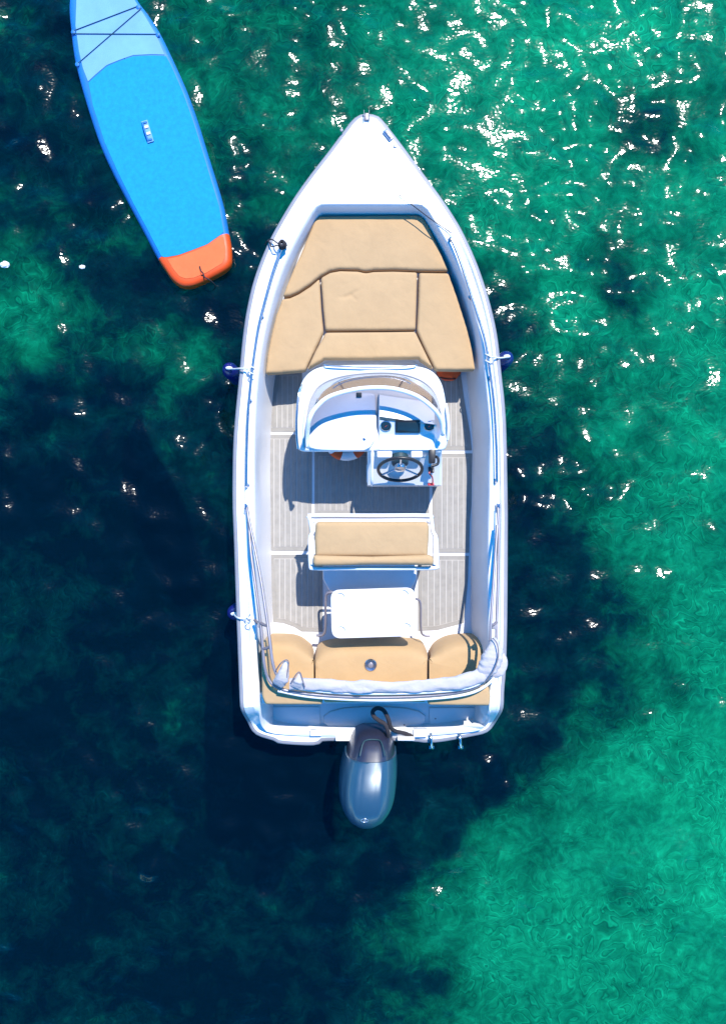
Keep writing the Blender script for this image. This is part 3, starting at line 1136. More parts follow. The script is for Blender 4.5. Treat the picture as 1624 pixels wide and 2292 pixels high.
# ---- folding table with four cup recesses
TZ = 0.74
tpx = rounded([(739, 1320), (928, 1314), (936, 1425), (742, 1431)], 1)
tp = [at(u, v, TZ) for u, v in [(739, 1321), (928, 1315), (936, 1424), (742, 1430)]]
corner = []
for i in range(4):
    a, b, c = tp[i - 1], tp[i], tp[(i + 1) % 4]
    e1 = (a - b).normalized() * 0.085; e2 = (c - b).normalized() * 0.085
    for k in range(9):
        t = k / 8
        corner.append((b + e1) * (1 - t) ** 2 + b * 2 * t * (1 - t) + (b + e2) * t * t)
bm = bmesh.new()
rg = [setz(inset(corner, 0.012), TZ - 0.045), setz(corner, TZ - 0.035), setz(corner, TZ - 0.010), setz(inset(corner, 0.003), TZ - 0.003), setz(inset(corner, 0.010), TZ)]
vr = add_loft(bm, rg, True, True, False)
holes = []
for (u, v) in ((761, 1337), (904, 1331), (763, 1412), (909, 1405)):
    q = at(u, v, TZ)
    circ = lambda r_, z_: [Vector((q.x + r_ * math.cos(2 * math.pi * k / 24), q.y + r_ * math.sin(2 * math.pi * k / 24), z_)) for k in range(24)]
    hv = add_loft(bm, [circ(0.040, TZ), circ(0.037, TZ - 0.004), circ(0.035, TZ - 0.016)], True, False, True)
    holes.append(hv[0])
tess(bm, [vr[-1]] + holes)
table = finish("cockpit_table", bm, 'gel', boat, 40)
a = at(838, 1372, 0.55)
lathe("table_pedestal", [(0, 0.252), (0.09, 0.252), (0.08, 0.27), (0.03, 0.29), (0.03, 0.60), (0.05, 0.62), (0.09, TZ - 0.045), (0, TZ - 0.045)], 'steel', table,
      Matrix.Translation((a.x, a.y, 0)), 20)
tube("table_support_rail", smooth_path([at(770, 1326, 0.60), at(738, 1326, 0.60), at(729, 1334, 0.58), at(728, 1360, 0.55), at(728, 1405, 0.50), at(722, 1421, 0.47), at(708, 1422, 0.46)], 5), 0.012, 'alu', table, 8)
tube("table_support_rail", smooth_path([at(930, 1340, 0.60), at(940, 1350, 0.58), at(941, 1400, 0.52), at(945, 1420, 0.48), at(962, 1424, 0.47)], 5), 0.010, 'alu', table, 8)

# ---- stern bench pods
def pod(bottom, top, back_v, u_l, u_r, zt=0.60):
    nb = 60
    bot = [at(u, v, 0.30) for u, v in bottom] + [at(u_r, back_v, 0.30), at(u_l, back_v, 0.30)]
    tp_ = [at(u, v, zt) for u, v in top] + [at(u_r, back_v, zt), at(u_l, back_v, zt)]
    nf = 40
    fb = resample(smooth_path(bot[:-2], 5), nf, False); ft = resample(smooth_path(tp_[:-2], 5), nf, False)
    # a rounded front roll between the lower and the upper front edge
    def full(front, b, z):
        pr = Vector((b[-2].x, b[-2].y, z)); pl_ = Vector((b[-1].x, b[-1].y, z))
        right = [front[-1].lerp(pr, k / 8) for k in range(1, 9)]
        rear = [pr.lerp(pl_, k / 10) for k in range(1, 11)]
        left = [pl_.lerp(front[0], k / 8) for k in range(1, 8)]
        return [Vector((p.x, p.y, z)) for p in front + right + rear + left]
    bm = bmesh.new()
    rings = []
    for t, zf in ((0.0, 0.0), (0.10, 0.35), (0.28, 0.68), (0.52, 0.88), (0.78, 0.97), (1.0, 1.0)):
        z = 0.30 + (zt - 0.30) * zf
        f_ = [a.lerp(b, t) for a, b in zip(fb, ft)]
        rings.append(full(f_, bot if t < 0.5 else tp_, z))
    base = setz(rings[0], 0.252)
    rings = [base] + rings
    rings.append(setz(inset(rings[-1], 0.035), zt + 0.008))
    add_loft(bm, rings, True, True, True)
    return finish("stern_seat_cushion", bm, 'tan', boat, 55)


pod([(589, 1421), (611, 1419), (649, 1420), (670, 1425), (687, 1436), (697, 1446), (702, 1459)],
    [(588, 1455), (611, 1454), (649, 1456), (666, 1463), (680, 1473), (690, 1476), (702, 1477)], 1556, 588, 702)
pod([(706, 1460), (710, 1446), (721, 1437), (756, 1430), (820, 1427), (880, 1427), (933, 1431), (946, 1439), (954, 1455)],
    [(706, 1486), (728, 1475), (751, 1467), (790, 1465), (830, 1464), (870, 1463), (908, 1467), (935, 1475), (954, 1478)], 1556, 706, 954)
pod([(960, 1457), (970, 1441), (987, 1429), (1008, 1422), (1039, 1419), (1062, 1419), (1080, 1421)],
    [(960, 1475), (980, 1475), (996, 1467), (1015, 1459), (1039, 1456), (1060, 1455), (1080, 1455)], 1556, 960, 1080)
# backrests
BZ = 0.98
cushion("stern_backrest", [(584, 1440), (592, 1438), (599, 1470), (601, 1520), (616, 1545), (650, 1552), (721, 1556), (721, 1579), (640, 1579), (592, 1578), (585, 1560)], BZ - 0.02, 0.40, boat, r=0.025, it=1, crown=0.003)
cushion("stern_backrest", [(724, 1552), (840, 1556), (953, 1552), (953, 1573), (840, 1574), (724, 1574)], BZ, 0.42, boat, r=0.022, it=1, crown=0.003)
cushion("stern_backrest", [(957, 1552), (1030, 1548), (1094, 1536), (1098, 1560), (1096, 1581), (1020, 1580), (957, 1579)], BZ - 0.01, 0.40, boat, r=0.022, it=1, crown=0.003)
bw = [at(580, 1556, 0.86), at(1096, 1556, 0.86), at(1094, 1577, 0.86), at(586, 1577, 0.86)]
slab(bw, 0.82, 0.26, "bench_back_wall", 'liner', boat, world=True, bevel=0.01)
sk = at(829, 1489, 0.62)
so = lathe("table_socket", [(0, 0.0), (0.054, 0.0), (0.056, 0.006), (0.050, 0.012), (0.030, 0.008), (0.0, 0.006)], 'steel', boat, Matrix.Translation((sk.x, sk.y, 0.607)), 28)
lathe("socket_plug", [(0, 0.0), (0.026, 0.0), (0.022, 0.012), (0.010, 0.014), (0, 0.014)], 'alu', so, Matrix.Translation((sk.x, sk.y, 0.6145)), 20)

# ---- stern platform, engine well
PZ = 0.29
plat = slab([(588, 1570), (1094, 1570), (1092, 1612), (1078, 1630), (1050, 1637), (930, 1645), (820, 1646), (700, 1645), (612, 1638), (592, 1626)], PZ, 0.252, "stern_platform", 'gel', boat, bevel=0.008)
well = slab(rounded([(724, 1582), (952, 1582), (952, 1638), (724, 1640)], 2), PZ + 0.028, PZ + 0.002, "engine_well_cover", 'liner', boat, bevel=0.012)
slab([(960, 1584), (1076, 1584), (1072, 1634), (962, 1640)], PZ + 0.016, PZ + 0.001, "platform_hatch", 'gel', plat, bevel=0.006)
slab([(586, 1582), (716, 1582), (716, 1636), (606, 1632)], PZ + 0.012, PZ + 0.001, "platform_step", 'gel', plat, bevel=0.006)
for (u, v, sx, sy) in ((707, 1640, 0.11, 0.05), (770, 1653, 0.16, 0.035), (908, 1652, 0.16, 0.035), (940, 1640, 0.13, 0.07)):
    q = at(u, v, 0.45)
    box("transom_block", (q.x, q.y, 0.44), (sx, sy, 0.07), 'gel', plat, 0.012)
for (u, v) in ((846, 1590), (773, 1632), (800, 1636), (905, 1626), (975, 1612)):
    q = at(u, v, 0.37)
    lathe("screw_cap", [(0, 0), (0.008, 0), (0.006, 0.004), (0, 0.005)], 'alu', well, Matrix.Translation((q.x, q.y, PZ + 0.0285)), 10)

# ---- swim ladder
lad = None
for u in (963, 1028):
    pth = smooth_path([at(u, 1640, 0.44), at(u + 1, 1654, 0.47), at(u + 2, 1667, 0.45), at(u + 3, 1674, 0.38), Vector((at(u + 3, 1674, 0.38).x, at(u + 3, 1674, 0.38).y, 0.1)), Vector((at(u + 3, 1674, 0.38).x, at(u + 3, 1674, 0.38).y, -0.3))], 5)
    if lad is None:
        lad = tube("swim_ladder", pth, 0.013, 'steel', boat, 10)
    else:
        tube("ladder_rail", pth, 0.013, 'steel', lad, 10)
for z in (-0.05, -0.22):
    tube("ladder_step", [Vector((at(966, 1674, 0.38).x, at(966, 1674, 0.38).y, z)), Vector((at(1031, 1674, 0.38).x, at(1031, 1674, 0.38).y, z))], 0.012, 'steel', lad, 8)
for u in (963, 1028):
    q = at(u + 2, 1672, 0.40)
    box("ladder_hinge", (q.x, q.y, 0.40), (0.045, 0.03, 0.03), 'steel', lad, 0.005)

# ---- outboard motor
ST = [(1640, 24, 834, 0.60), (1647, 40, 834, 0.70), (1656, 46, 833, 0.76), (1670, 51, 832, 0.81), (1684, 55, 830.5, 0.845), (1695, 58, 829, 0.87), (1720, 62.5, 826, 0.925),
      (1750, 64.5, 823, 0.975), (1775, 63.5, 821.5, 0.99), (1795, 60.5, 821, 0.98), (1812, 55, 820.5, 0.945), (1832, 44, 820, 0.87), (1845, 30, 820, 0.79), (1852, 14, 820, 0.72), (1854, 2, 820, 0.68)]


def cowl_ring(v, hw, cu, zt, grow=0.0, zb=0.40):
    zr = 0.70
    c = at(cu, v, zr)
    h = hw * 1.03 * (ZC - zr) / FPX + grow
    pts = []
    n = 44
    for k in range(n + 1):
        a = math.pi * k / n
        cx, sx_ = math.cos(a), math.sin(a)
        x = h * math.copysign(abs(cx) ** 0.75, cx)
        z = zb + (zt + grow - zb) * abs(sx_) ** 0.62
        # two raised styling ridges along the top
        r_ = x / max(h, 1e-4)
        z += 0.010 * (math.exp(-((r_ - 0.42) / 0.05) ** 2) + math.exp(-((r_ + 0.42) / 0.05) ** 2)) * sstep(1690, 1710, v) * (1 - sstep(1790, 1830, v))
        z -= 0.012 * (math.exp(-((r_ - 0.80) / 0.035) ** 2) + math.exp(-((r_ + 0.80) / 0.035) ** 2)) * sstep(1715, 1740, v) * (1 - sstep(1790, 1815, v))
        pts.append(Vector((c.x + x, c.y, z)))
    return pts


def interp_st(v):
    for a, b in zip(ST, ST[1:]):
        if a[0] <= v <= b[0]:
            t = (v - a[0]) / (b[0] - a[0])
            return tuple(a[i] + (b[i] - a[i]) * t for i in range(4))
    return ST[-1]


bm = bmesh.new()
vs_ = [1693, 1696, 1700, 1706, 1713, 1722, 1732, 1744, 1756, 1768, 1780, 1792, 1803, 1814, 1823, 1832, 1839, 1845, 1849, 1852, 1854]
add_loft(bm, [cowl_ring(*interp_st(v)) for v in vs_], True, True, True)
motor = finish("outboard_motor", bm, 'cowl', boat, 60)
tag(motor, "blue grey outboard motor cowling with round silver emblem")
bm = bmesh.new()
add_loft(bm, [cowl_ring(*interp_st(v), grow=-0.012) for v in (1640, 1643, 1647, 1651, 1656, 1663, 1670, 1677, 1684, 1690, 1700)], True, True, True)
fc = finish("front_cover", bm, 'cowl_dark', motor, 60)
lp = [at(805, 1692, 0.86), at(812, 1664, 0.79), at(822, 1656, 0.752), at(846, 1656, 0.752), at(854, 1664, 0.79), at(861, 1692, 0.86)]
tube("cover_trim", smooth_path(lp, 5), 0.006, 'hub', fc, 6)
box("motor_mount", (at(832, 1650, 0.4).x, at(832, 1650, 0.4).y, 0.40), (0.30, 0.16, 0.25), 'cowl_dark', motor, 0.02)
mm = at(824, 1730, 0.2)
bm = bmesh.new()
rgs = []
for z, sx, sy, oy in ((0.42, 0.16, 0.26, 0), (0.2, 0.10, 0.22, 0), (-0.2, 0.07, 0.20, 0), (-0.45, 0.05, 0.22, 0), (-0.5, 0.08, 0.36, 0.02), (-0.58, 0.07, 0.34, 0.02), (-0.7, 0.015, 0.16, 0)):
    rgs.append([Vector((mm.x + sx * math.cos(2 * math.pi * k / 20), mm.y + oy + sy * math.sin(2 * math.pi * k / 20) * 0.6, z)) for k in range(20)])
add_loft(bm, rgs, True, True, True)
finish("lower_leg", bm, 'cowl_dark', motor, 50)
# round emblem near the after end
ec = at(815.6, 1829.5, 0.885)
en = Vector((-0.04, -0.62, 0.78)).normalized()
em = Matrix.Translation(ec) @ en.to_track_quat('Z', 'Y').to_matrix().to_4x4()


def drop(p):
    # height of the cowl below a point near the emblem
    v = 1146 - p.y * FPX / (ZC - 0.70)
    st = interp_st(min(max(v, 1641), 1853))
    rgp = cowl_ring(*st)
    best = min(rgp, key=lambda q: abs(q.x - p.x))
    return Vector((p.x, p.y, best.z + 0.003))


bm = bmesh.new()
tube_bm(bm, [drop(ec + Vector((0.030 * math.cos(2 * math.pi * k / 28), 0.021 * math.sin(2 * math.pi * k / 28), 0))) for k in range(28)], 0.0030, 6, True)
emb = finish("emblem", bm, 'badge', motor, 60)
for a in (90, 210, 330):
    ca, sa = math.cos(math.radians(a)), math.sin(math.radians(a))
    tube("emblem_fork", [drop(ec + Vector((0.004 * ca, 0.003 * sa, 0))), drop(ec + Vector((0.022 * ca, 0.015 * sa, 0)))], 0.0035, 'badge', emb, 6)
# control cable loop
tube("control_cable_loop", smooth_path([at(866, 1652, 0.62), at(868, 1640, 0.70), at(862, 1622, 0.72), at(848, 1613, 0.70), at(836, 1603, 0.68), at(834, 1592, 0.68), at(844, 1585, 0.68),
                                         at(858, 1590, 0.68), at(868, 1608, 0.68), at(874, 1628, 0.62), at(884, 1636, 0.52), at(900, 1640, 0.46), at(924, 1646, 0.43)], 6), 0.0185, 'rope_dark', motor, 10)

# ---- folded bimini
bim = tube("bimini_frame", smooth_path([at(552, 1136, 0.83), at(556, 1160, 0.86), at(562, 1239, 0.93), at(573, 1319, 0.99), at(583, 1394, 1.03), at(588, 1446, 1.06), at(592, 1489, 1.07),
                                        at(601, 1520, 1.07), at(618, 1537, 1.07), at(650, 1547, 1.06), at(720, 1556, 1.05), at(830, 1561, 1.05), at(960, 1557, 1.05), at(1040, 1546, 1.06), at(1082, 1526, 1.07),
                                        at(1101, 1495, 1.07), at(1109, 1450, 1.05), at(1111, 1385, 1.0), at(1114, 1268, 0.92), at(1115, 1180, 0.86), at(1113, 1136, 0.83)], 6), 0.0125, 'alu', boat, 10)
tag(bim, "grey folded sun canopy frame hinged on both gunwales and lying over the stern seat")
tube("frame_bow", smooth_path([at(556, 1160, 0.87), at(571, 1231, 0.95), at(585, 1305, 1.01), at(599, 1398, 1.08), at(604, 1437, 1.11), at(611, 1486, 1.13), at(622, 1514, 1.13), at(640, 1524, 1.12)], 6), 0.0125, 'alu', bim, 10)
tube("frame_bow", smooth_path([at(1112, 1175, 0.87), at(1106, 1268, 0.95), at(1098, 1385, 1.04), at(1096, 1440, 1.06), at(1092, 1490, 1.07)], 6), 0.0125, 'alu', bim, 10)
tube("frame_bow", smooth_path([at(622, 1546, 1.05), at(700, 1560, 1.03), at(830, 1567, 1.03), at(960, 1564, 1.03), at(1050, 1552, 1.04), at(1098, 1525, 1.04), at(1116, 1490, 1.03)], 6), 0.012, 'gel', bim, 10)
tube("frame_bow", smooth_path([at(660, 1540, 1.10), at(740, 1549, 1.10), at(830, 1552, 1.10), at(960, 1549, 1.10), at(1050, 1538, 1.10), at(1092, 1512, 1.10), at(1108, 1470, 1.08)], 6), 0.013, 'gel', bim, 10)
for (a, b) in (((583, 1394, 1.035), (599, 1400, 1.085)), ((588, 1452, 1.06), (606, 1446, 1.115)), ((570, 1388, 0.90), (584, 1398, 1.03)), ((1097, 1400, 1.045), (1111, 1392, 1.005))):
    tube("frame_clip", [at(*a), at((a[0] + b[0]) / 2, (a[1] + b[1]) / 2 + 2, (a[2] + b[2]) / 2), at(*b)], 0.013, 'piping', bim, 8)
for (u, v) in ((552, 1134), (1113, 1132)):
    q = at(u, v, 0.80)
    box("deck_hinge", (q.x, q.y, zs(v) + 0.028), (0.028, 0.05, 0.045), 'steel', bim, 0.006)
    lathe("hinge_pin", [(0, 0), (0.010, 0), (0.010, 0.02), (0, 0.02)], 'steel', bim, Matrix.Translation((q.x, q.y, zs(v) + 0.051)), 10)
for (u, v) in ((1104, 1402), (582, 1398)):
    q = at(u, v, 1.0)
    box("strap_buckle", (q.x, q.y, 1.02), (0.035, 0.045, 0.02), 'rub', bim, 0.008)


def canvas(name, path, hw, hh, seed, amp=0.012, seg=70, n=22):
    pp = resample(smooth_path([at(*p) for p in path], 8), seg, False)
    W = [np.interp(i / (seg - 1), np.linspace(0, 1, len(hw)), hw) for i in range(seg)]
    H = [np.interp(i / (seg - 1), np.linspace(0, 1, len(hh)), hh) for i in range(seg)]
    rings = []
    for i, p in enumerate(pp):
        a = pp[max(i - 1, 0)]; b = pp[min(i + 1, seg - 1)]
        t = (b - a); t.z = 0; t.normalize()
        x = Vector((t.y, -t.x, 0))
        rg = []
        for k in range(n):
            an = 2 * math.pi * k / n
            cx, sx_ = math.cos(an), math.sin(an)
            q = p + x * (W[i] * math.copysign(abs(cx) ** 0.8, cx)) + Vector((0, 0, H[i] * math.copysign(abs(sx_) ** 0.8, sx_)))
            w1 = noise.noise(Vector((q.x * 7 + seed, q.y * 22, q.z * 14)))
            w2 = noise.noise(Vector((q.x * 17, q.y * 45 + seed, q.z * 30)))
            dirv = (q - p).normalized()
            q = q + dirv * (amp * w1 + amp * 0.5 * w2)
            rg.append(q)
        rings.append(rg)
    bm = bmesh.new()
    add_loft(bm, rings, True, True, True)
    return finish(name, bm, 'canvas', bim, 50)


canvas("canvas_roll", [(648, 1530, 1.12), (700, 1532, 1.13), (770, 1536, 1.12), (830, 1538, 1.13), (900, 1537, 1.12), (970, 1533, 1.12), (1030, 1526, 1.12), (1072, 1512, 1.11), (1090, 1490, 1.10)],
       [0.045, 0.050, 0.048, 0.052, 0.048, 0.05, 0.052, 0.06, 0.06], [0.025, 0.03, 0.028, 0.03, 0.03, 0.028, 0.03, 0.04, 0.04], 3.1, amp=0.015)
canvas("canvas_fold", [(622, 1534, 1.11), (632, 1516, 1.15), (638, 1494, 1.17), (640, 1480, 1.16)], [0.045, 0.055, 0.04, 0.012], [0.03, 0.05, 0.05, 0.012], 8.3, amp=0.012, seg=30)
canvas("canvas_fold", [(662, 1538, 1.13), (668, 1524, 1.17), (670, 1508, 1.18)], [0.05, 0.04, 0.010], [0.03, 0.04, 0.01], 5.7, amp=0.010, seg=26)
canvas("canvas_sack", [(1078, 1512, 1.10), (1094, 1490, 1.12), (1104, 1462, 1.12), (1106, 1440, 1.10), (1104, 1427, 1.08)], [0.05, 0.08, 0.085, 0.06, 0.02], [0.04, 0.06, 0.06, 0.05, 0.02], 2.2, amp=0.015, seg=40)
canvas("canvas_flap", [(1098, 1516, 1.03), (1114, 1504, 1.04), (1124, 1486, 1.03), (1122, 1462, 1.02)], [0.02, 0.05, 0.04, 0.02], [0.02, 0.03, 0.03, 0.02], 9.2, amp=0.012, seg=28)
tube("canvas_piping", smooth_path([at(1086, 1525, 1.17), at(1104, 1500, 1.21), at(1114, 1470, 1.21), at(1112, 1442, 1.19), at(1102, 1428, 1.13)], 5), 0.005, 'piping', bim, 6)
tube("canvas_piping", smooth_path([at(618, 1500, 1.17), at(628, 1485, 1.21), at(640, 1477, 1.20), at(646, 1484, 1.21), at(642, 1512, 1.20), at(638, 1534, 1.16)], 5), 0.005, 'piping', bim, 6)
tube("canvas_piping", smooth_path([at(652, 1526, 1.19), at(664, 1508, 1.21), at(671, 1505, 1.20), at(676, 1518, 1.20), at(682, 1538, 1.18)], 5), 0.005, 'piping', bim, 6)

# ------------------------------------------------------------------ fenders
def fender(u, v, ztop, rail_pts, label):
    q = at(u, v, ztop - 0.04)
    e = thing("fender", Vector((q.x, q.y, ztop - 0.55)), label, "fender", "navy fenders hanging over the gunwales")
    prof = [(0, -0.55), (0.02, -0.55), (0.03, -0.52), (0.06, -0.49), (0.072, -0.44), (0.072, -0.09), (0.062, -0.04), (0.035, -0.012), (0.022, 0.0), (0.018, 0.02), (0.0, 0.02)]
    b = lathe("fender_body", prof, 'fender', e, Matrix.Translation((q.x, q.y, ztop)), 28)
    tube("fender_rope", smooth_path([Vector((q.x, q.y, ztop - 0.005))] + [at(*p) for p in rail_pts], 5), 0.0075, 'rope_white', e, 8)
    bm = bmesh.new()
    bmesh.ops.create_icosphere(bm, subdivisions=2, radius=0.022)
    bmesh.ops.transform(bm, matrix=Matrix.Translation((q.x + (0.01 if u < 800 else -0.01), q.y, ztop + 0.022)) @ Matrix.Diagonal((1.5, 0.8, 0.8, 1)), verts=bm.verts)
    finish("rope_knot", bm, 'rope_white', e, 60)
    bm = bmesh.new()
    p = at(*rail_pts[-1])
    tube_bm(bm, [p + Vector((0.020 * math.cos(t * 0.45), 0.004 * (t - 14), 0.020 * math.sin(t * 0.45))) for t in range(28)], 0.006, 6)
    finish("rope_turns", bm, 'rope_white', e, 60)
    return e


fender(513, 827, 0.60, [(524, 826, 0.70), (537, 825, 0.80), (552, 825, 0.83), (563, 825, 0.835)],
       "navy fender hanging outside the port gunwale beside the bow cushions")
fender(1133, 801, 0.60, [(1122, 801, 0.72), (1112, 801, 0.80), (1102, 799, 0.83), (1091, 800, 0.835)],
       "navy fender hanging outside the starboard gunwale near the console")
fender(524, 1372, 0.50, [(526, 1378, 0.66), (533, 1383, 0.79), (545, 1385, 0.81), (556, 1386, 0.83)],
       "navy fender mostly hidden under the port gunwale near the stern seat")

# ------------------------------------------------------------------ lines and small gear in the boat
p_ = at(632, 549, 0.85)
knot = thing("mooring_line", Vector((p_.x, p_.y, 0.79)), "black mooring line knotted at the forward end of the port grab rail", "rope")
bm = bmesh.new()
tube_bm(bm, [p_ + Vector((0.030 * math.cos(t * 0.55) * (1 - 0.01 * t), 0.030 * math.sin(t * 0.55 + 0.4 * math.sin(t)), -0.02 + 0.0022 * t)) for t in range(36)], 0.011, 8)
finish("knot", bm, 'rope_dark', knot, 60)
tube("loop", smooth_path([p_, at(622, 545, 0.86), at(608, 536, 0.82), at(598, 540, 0.76), at(593, 548, 0.6)], 6), 0.006, 'rope_dark', knot, 6)
tube("loop", smooth_path([p_, at(622, 549, 0.86), at(608, 552, 0.83), at(604, 545, 0.82), at(600, 538, 0.79)], 6), 0.006, 'rope_dark', knot, 6)

ln = tube("bow_line", smooth_path([at(894, 434, 0.815), at(897, 440, 0.815), at(930, 465, 0.81), at(960, 488, 0.81), at(985, 505, 0.81), at(1010, 522, 0.815)], 6), 0.0045, 'rope_dark', None, 6)
tag(ln, "thin dark line stretched across the starboard corner of the bow seating", "rope")

# orange bag under the starboard bow cushion
q = at(1004, 834, 0.33)
bm = bmesh.new()
bmesh.ops.create_icosphere(bm, subdivisions=4, radius=1.0)
for v in bm.verts:
    c = v.co.copy()
    v.co = Vector((0.115 * math.copysign(abs(c.x) ** 0.7, c.x) * (1 - 0.25 * (c.y < 0) * abs(c.y)), 0.085 * c.y, 0.055 * math.copysign(abs(c.z) ** 0.7, c.z)))
    v.co += c * 0.010 * noise.noise(c * 3.0)
    v.co += Vector((q.x, q.y + 0.01, 0.262 + 0.06))
vest = finish("life_jacket", bm, 'orange_cloth', None, 60)
tag(vest, "orange life jacket poking out from under the starboard bow cushion", "life jacket")
tube("strap", [Vector((q.x - 0.09, q.y - 0.05, 0.355)), Vector((q.x - 0.02, q.y - 0.066, 0.362)), Vector((q.x + 0.06, q.y - 0.062, 0.356))], 0.006, 'rope_dark', vest, 6)

# white and orange ring buoy wedged below the console hatch
q = at(775, 1004, 0.55)
rb = thing("ring_buoy", Vector((q.x, q.y, 0.262)), "white and orange ring buoy edge showing below the console hatch", "ring buoy")
rm = Matrix.Translation((q.x, q.y + 0.05, 0.262 + 0.34)) @ Matrix.Rotation(math.radians(38), 4, 'X')


def ring_sector(a0, a1, name, mat, rr=0.045, R_=0.145):
    bm = bmesh.new()
    tube_bm(bm, [rm @ Vector((R_ * math.cos(a0 + (a1 - a0) * k / 16), R_ * math.sin(a0 + (a1 - a0) * k / 16), 0)) for k in range(17)], rr, 12)
    finish(name, bm, mat, rb, 60)


for k in range(4):
    a = math.radians(-110 + 90 * k)
    ring_sector(a, a + math.radians(55), "white_section", 'gel')
    ring_sector(a + math.radians(55), a + math.radians(90), "orange_section", 'orange', 0.047)

# ------------------------------------------------------------------ paddleboard
SUP = [(225, -172), (205, -150), (185, -105), (167, -50), (157, 0), (156, 30), (158.5, 59), (165, 117), (173, 158), (194, 234), (223, 322), (252, 387), (288, 457), (318, 513), (352, 578),
       (370, 606), (386, 629), (403, 642), (418, 645), (436, 642), (464, 630), (503, 609), (517, 594), (519, 576), (517.5, 551), (512, 520), (501, 463), (484, 404), (463, 337), (443, 272),
       (419, 205), (393, 146), (361, 79), (334, 35), (308, 0), (285, -50), (262, -110), (245, -155)]
SZ = 0.125
supw = resample(smooth_path([at(u, v, 0.08) for u, v in SUP], 5, True), 200)
sc_ = sum(supw, Vector()) / len(supw)
sup = thing("paddleboard", Vector((sc_.x, sc_.y, 0.0)), "blue inflatable paddleboard with orange tail floating beside the boat", "paddleboard")


def rocker(p):
    return 0.0


def sring(d, z):
    return [Vector((p.x, p.y, z + rocker(p))) for p in (inset(supw, d) if d else supw)]


tail_a, tail_b = at(352, 578, SZ), at(512, 520, SZ)


def half_board(keep_tail):
    bm = bmesh.new()
    add_loft(bm, [sring(0.035, -0.028), sring(0.008, 0.01), sring(0.0, 0.05), sring(0.006, 0.088), sring(0.020, 0.112), sring(0.040, SZ - 0.004), sring(0.065, SZ)], True, True, True)
    d = (tail_b - tail_a); d.z = 0
    nrm_ = Vector((-d.y, d.x, 0)).normalized()
    if nrm_.y < 0: nrm_ = -nrm_
    bmesh.ops.bisect_plane(bm, geom=list(bm.verts) + list(bm.edges) + list(bm.faces), plane_co=tail_a, plane_no=nrm_,
                           clear_inner=not keep_tail, clear_outer=keep_tail)
    return bm


finish("board_body", half_board(False), 'sup_rail', sup, 50)
finish("tail_end", half_board(True), 'orange', sup, 50)


def pad(name, px, mat, z0=0.003, dd=0.0):
    pts = [at(u, v, SZ) for u, v in px]
    if dd: pts = inset(pts, dd)
    pts = resample(pts, 160)
    bm = bmesh.new()
    add_loft(bm, [[Vector((p.x, p.y, SZ - 0.002 + rocker(p))) for p in pts], [Vector((p.x, p.y, SZ + z0 + rocker(p))) for p in pts]], True)
    ds = [Vector((p.x, p.y)) for p in pts]
    n0 = len(ds)
    gx = np.arange(min(p.x for p in ds), max(p.x for p in ds), 0.06)
    gy = np.arange(min(p.y for p in ds), max(p.y for p in ds), 0.06)
    vo, _, fo, _, _, _ = delaunay_2d_cdt(ds + [Vector((float(a_), float(b_))) for a_ in gx for b_ in gy], [(i, (i + 1) % n0) for i in range(n0)], [list(range(n0))], 1, 1e-7)
    vv = [bm.verts.new((v.x, v.y, SZ + z0 + rocker(v))) for v in vo]
    for f in fo:
        bm.faces.new([vv[i] for i in f])
    bmesh.ops.remove_doubles(bm, verts=bm.verts, dist=1e-5)
    return finish(name, bm, mat, sup, 50)


pad("deck_pad", [(199, 186), (214, 172), (241, 149), (270, 137), (299, 127), (340, 125), (372, 126), (383, 146), (409, 205), (433, 272), (453, 337), (473, 404), (491, 463), (501, 521),
                 (488, 530), (464, 547), (430, 560), (400, 571), (371, 576), (362, 575), (330, 513), (300, 457), (265, 387), (236, 322), (209, 238)], 'sup_pad', 0.004)
pad("front_pad", [(198, 183), (213, 169), (240, 146), (270, 134), (299, 124), (340, 122), (369, 123), (350, 79), (325, 37), (298, -5), (270, -60), (250, -105), (232, -120), (205, -90),
                  (184, -45), (172, 0), (170, 58), (178, 117), (187, 155)], 'sup_front', 0.004)
pad("tail_pad", [(375, 580), (400, 575), (432, 564), (466, 551), (490, 534), (500, 530), (504, 552), (504, 576), (497, 590), (462, 611), (434, 622), (416, 624), (402, 619), (388, 602)], 'salmon', 0.004)
hc = at(331.5, 296, SZ)
hr = Matrix.Rotation(math.radians(17), 4, 'Z')
hd = box("carry_handle", (hc.x, hc.y, SZ + 0.012), (0.062, 0.215, 0.010), 'sup_front', sup, 0.004, hr)
for k in (-0.085, -0.025, 0.04, 0.085):
    o_ = hr @ Vector((0.003, k, 0))
    box("handle_band", (hc.x + o_.x, hc.y + o_.y, SZ + 0.0225), (0.040, 0.026 if abs(k) < 0.05 else 0.018, 0.008), 'sup_rail' if abs(k) > 0.05 else 'rope_white', hd, 0.003, hr)
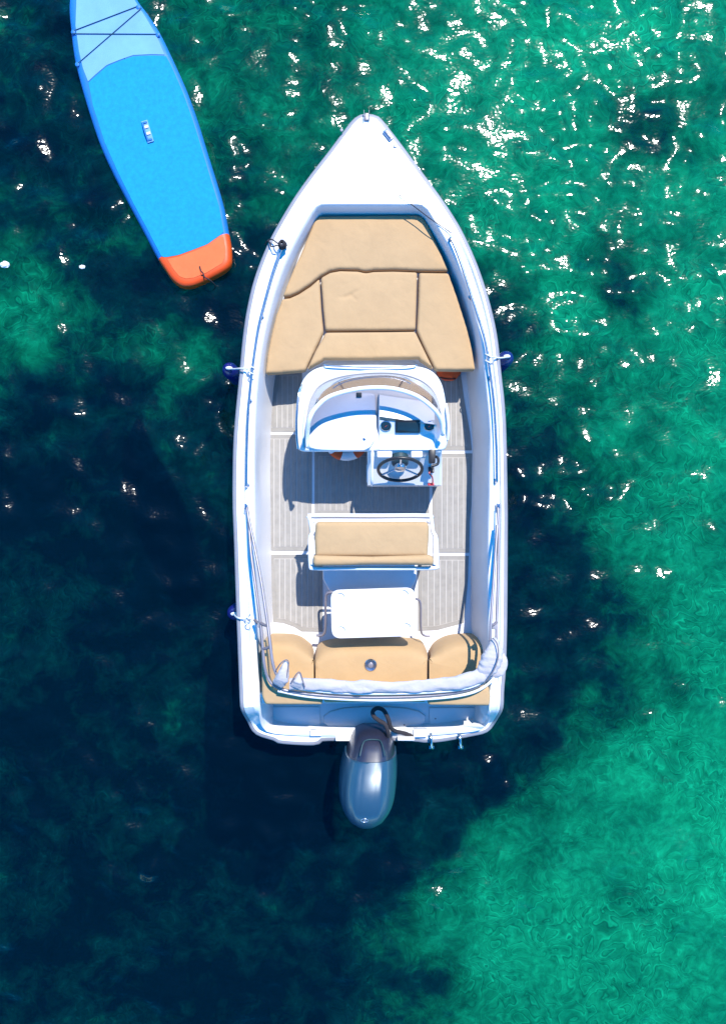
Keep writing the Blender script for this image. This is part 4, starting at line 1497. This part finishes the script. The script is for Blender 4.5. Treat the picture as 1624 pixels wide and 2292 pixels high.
tube("handle_grip", smooth_path([Vector((hc.x, hc.y, SZ + 0.02)) + hr @ Vector((-0.022, -0.09, 0)), Vector((hc.x, hc.y, SZ + 0.035)) + hr @ Vector((-0.022, 0, 0)), Vector((hc.x, hc.y, SZ + 0.02)) + hr @ Vector((-0.022, 0.09, 0))], 5), 0.008, 'sup_rail', hd, 8)
for a, b in (((167, 70), (308, 16)), ((163, 77), (352, 78)), ((175, 144), (318, 20)), ((352, 78), (357, 82))):
    pa, pb = at(a[0], a[1], SZ), at(b[0], b[1], SZ)
    pts = [pa.lerp(pb, k / 12) for k in range(13)]
    tube("bungee_cord", [Vector((p.x, p.y, SZ + 0.010 + rocker(p))) for p in pts], 0.0036, 'cord', sup, 6)
for (u, v) in ((165, 73), (310, 17), (354, 79), (174, 145)):
    q = at(u, v, SZ)
    lathe("d_ring", [(0, 0), (0.022, 0), (0.020, 0.006), (0.008, 0.010), (0, 0.010)], 'sup_rail', sup, Matrix.Translation((q.x, q.y, SZ + 0.003 + rocker(q))), 16)
q = at(452, 622, SZ)
tube("leash", smooth_path([at(447, 596, SZ + 0.012), at(450, 606, SZ + 0.016), at(455, 612, SZ + 0.016), at(458, 620, SZ + 0.014), at(468, 626, SZ + 0.005), at(476, 632, 0.09), at(482, 640, 0.02), at(478, 650, -0.03)], 6), 0.006, 'rope_dark', sup, 6)
box("valve", (at(452, 611, SZ).x, at(452, 611, SZ).y, SZ + 0.010), (0.02, 0.045, 0.010), 'orange', sup, 0.004, hr)

# ------------------------------------------------------------------ drifting bits on the water
def scrap(u, v, r, label):
    q = at(u, v, 0.02)
    bm = bmesh.new()
    bmesh.ops.create_icosphere(bm, subdivisions=3, radius=1.0)
    for vv in bm.verts:
        c = vv.co.copy()
        vv.co = Vector((r * 1.3 * c.x, r * 0.85 * c.y, r * 0.35 * c.z)) + c * r * 0.35 * noise.noise(c * 2 + Vector((u, v, 0)))
        vv.co += Vector((q.x, q.y, 0.014))
    o = finish("floating_scrap", bm, 'foam_white', None, 60)
    tag(o, label, "flotsam")


scrap(11, 592, 0.036, "pale scrap floating at the far left below the paddleboard")
scrap(184, 597, 0.022, "small pale scrap floating in dark water left of the paddleboard tail")
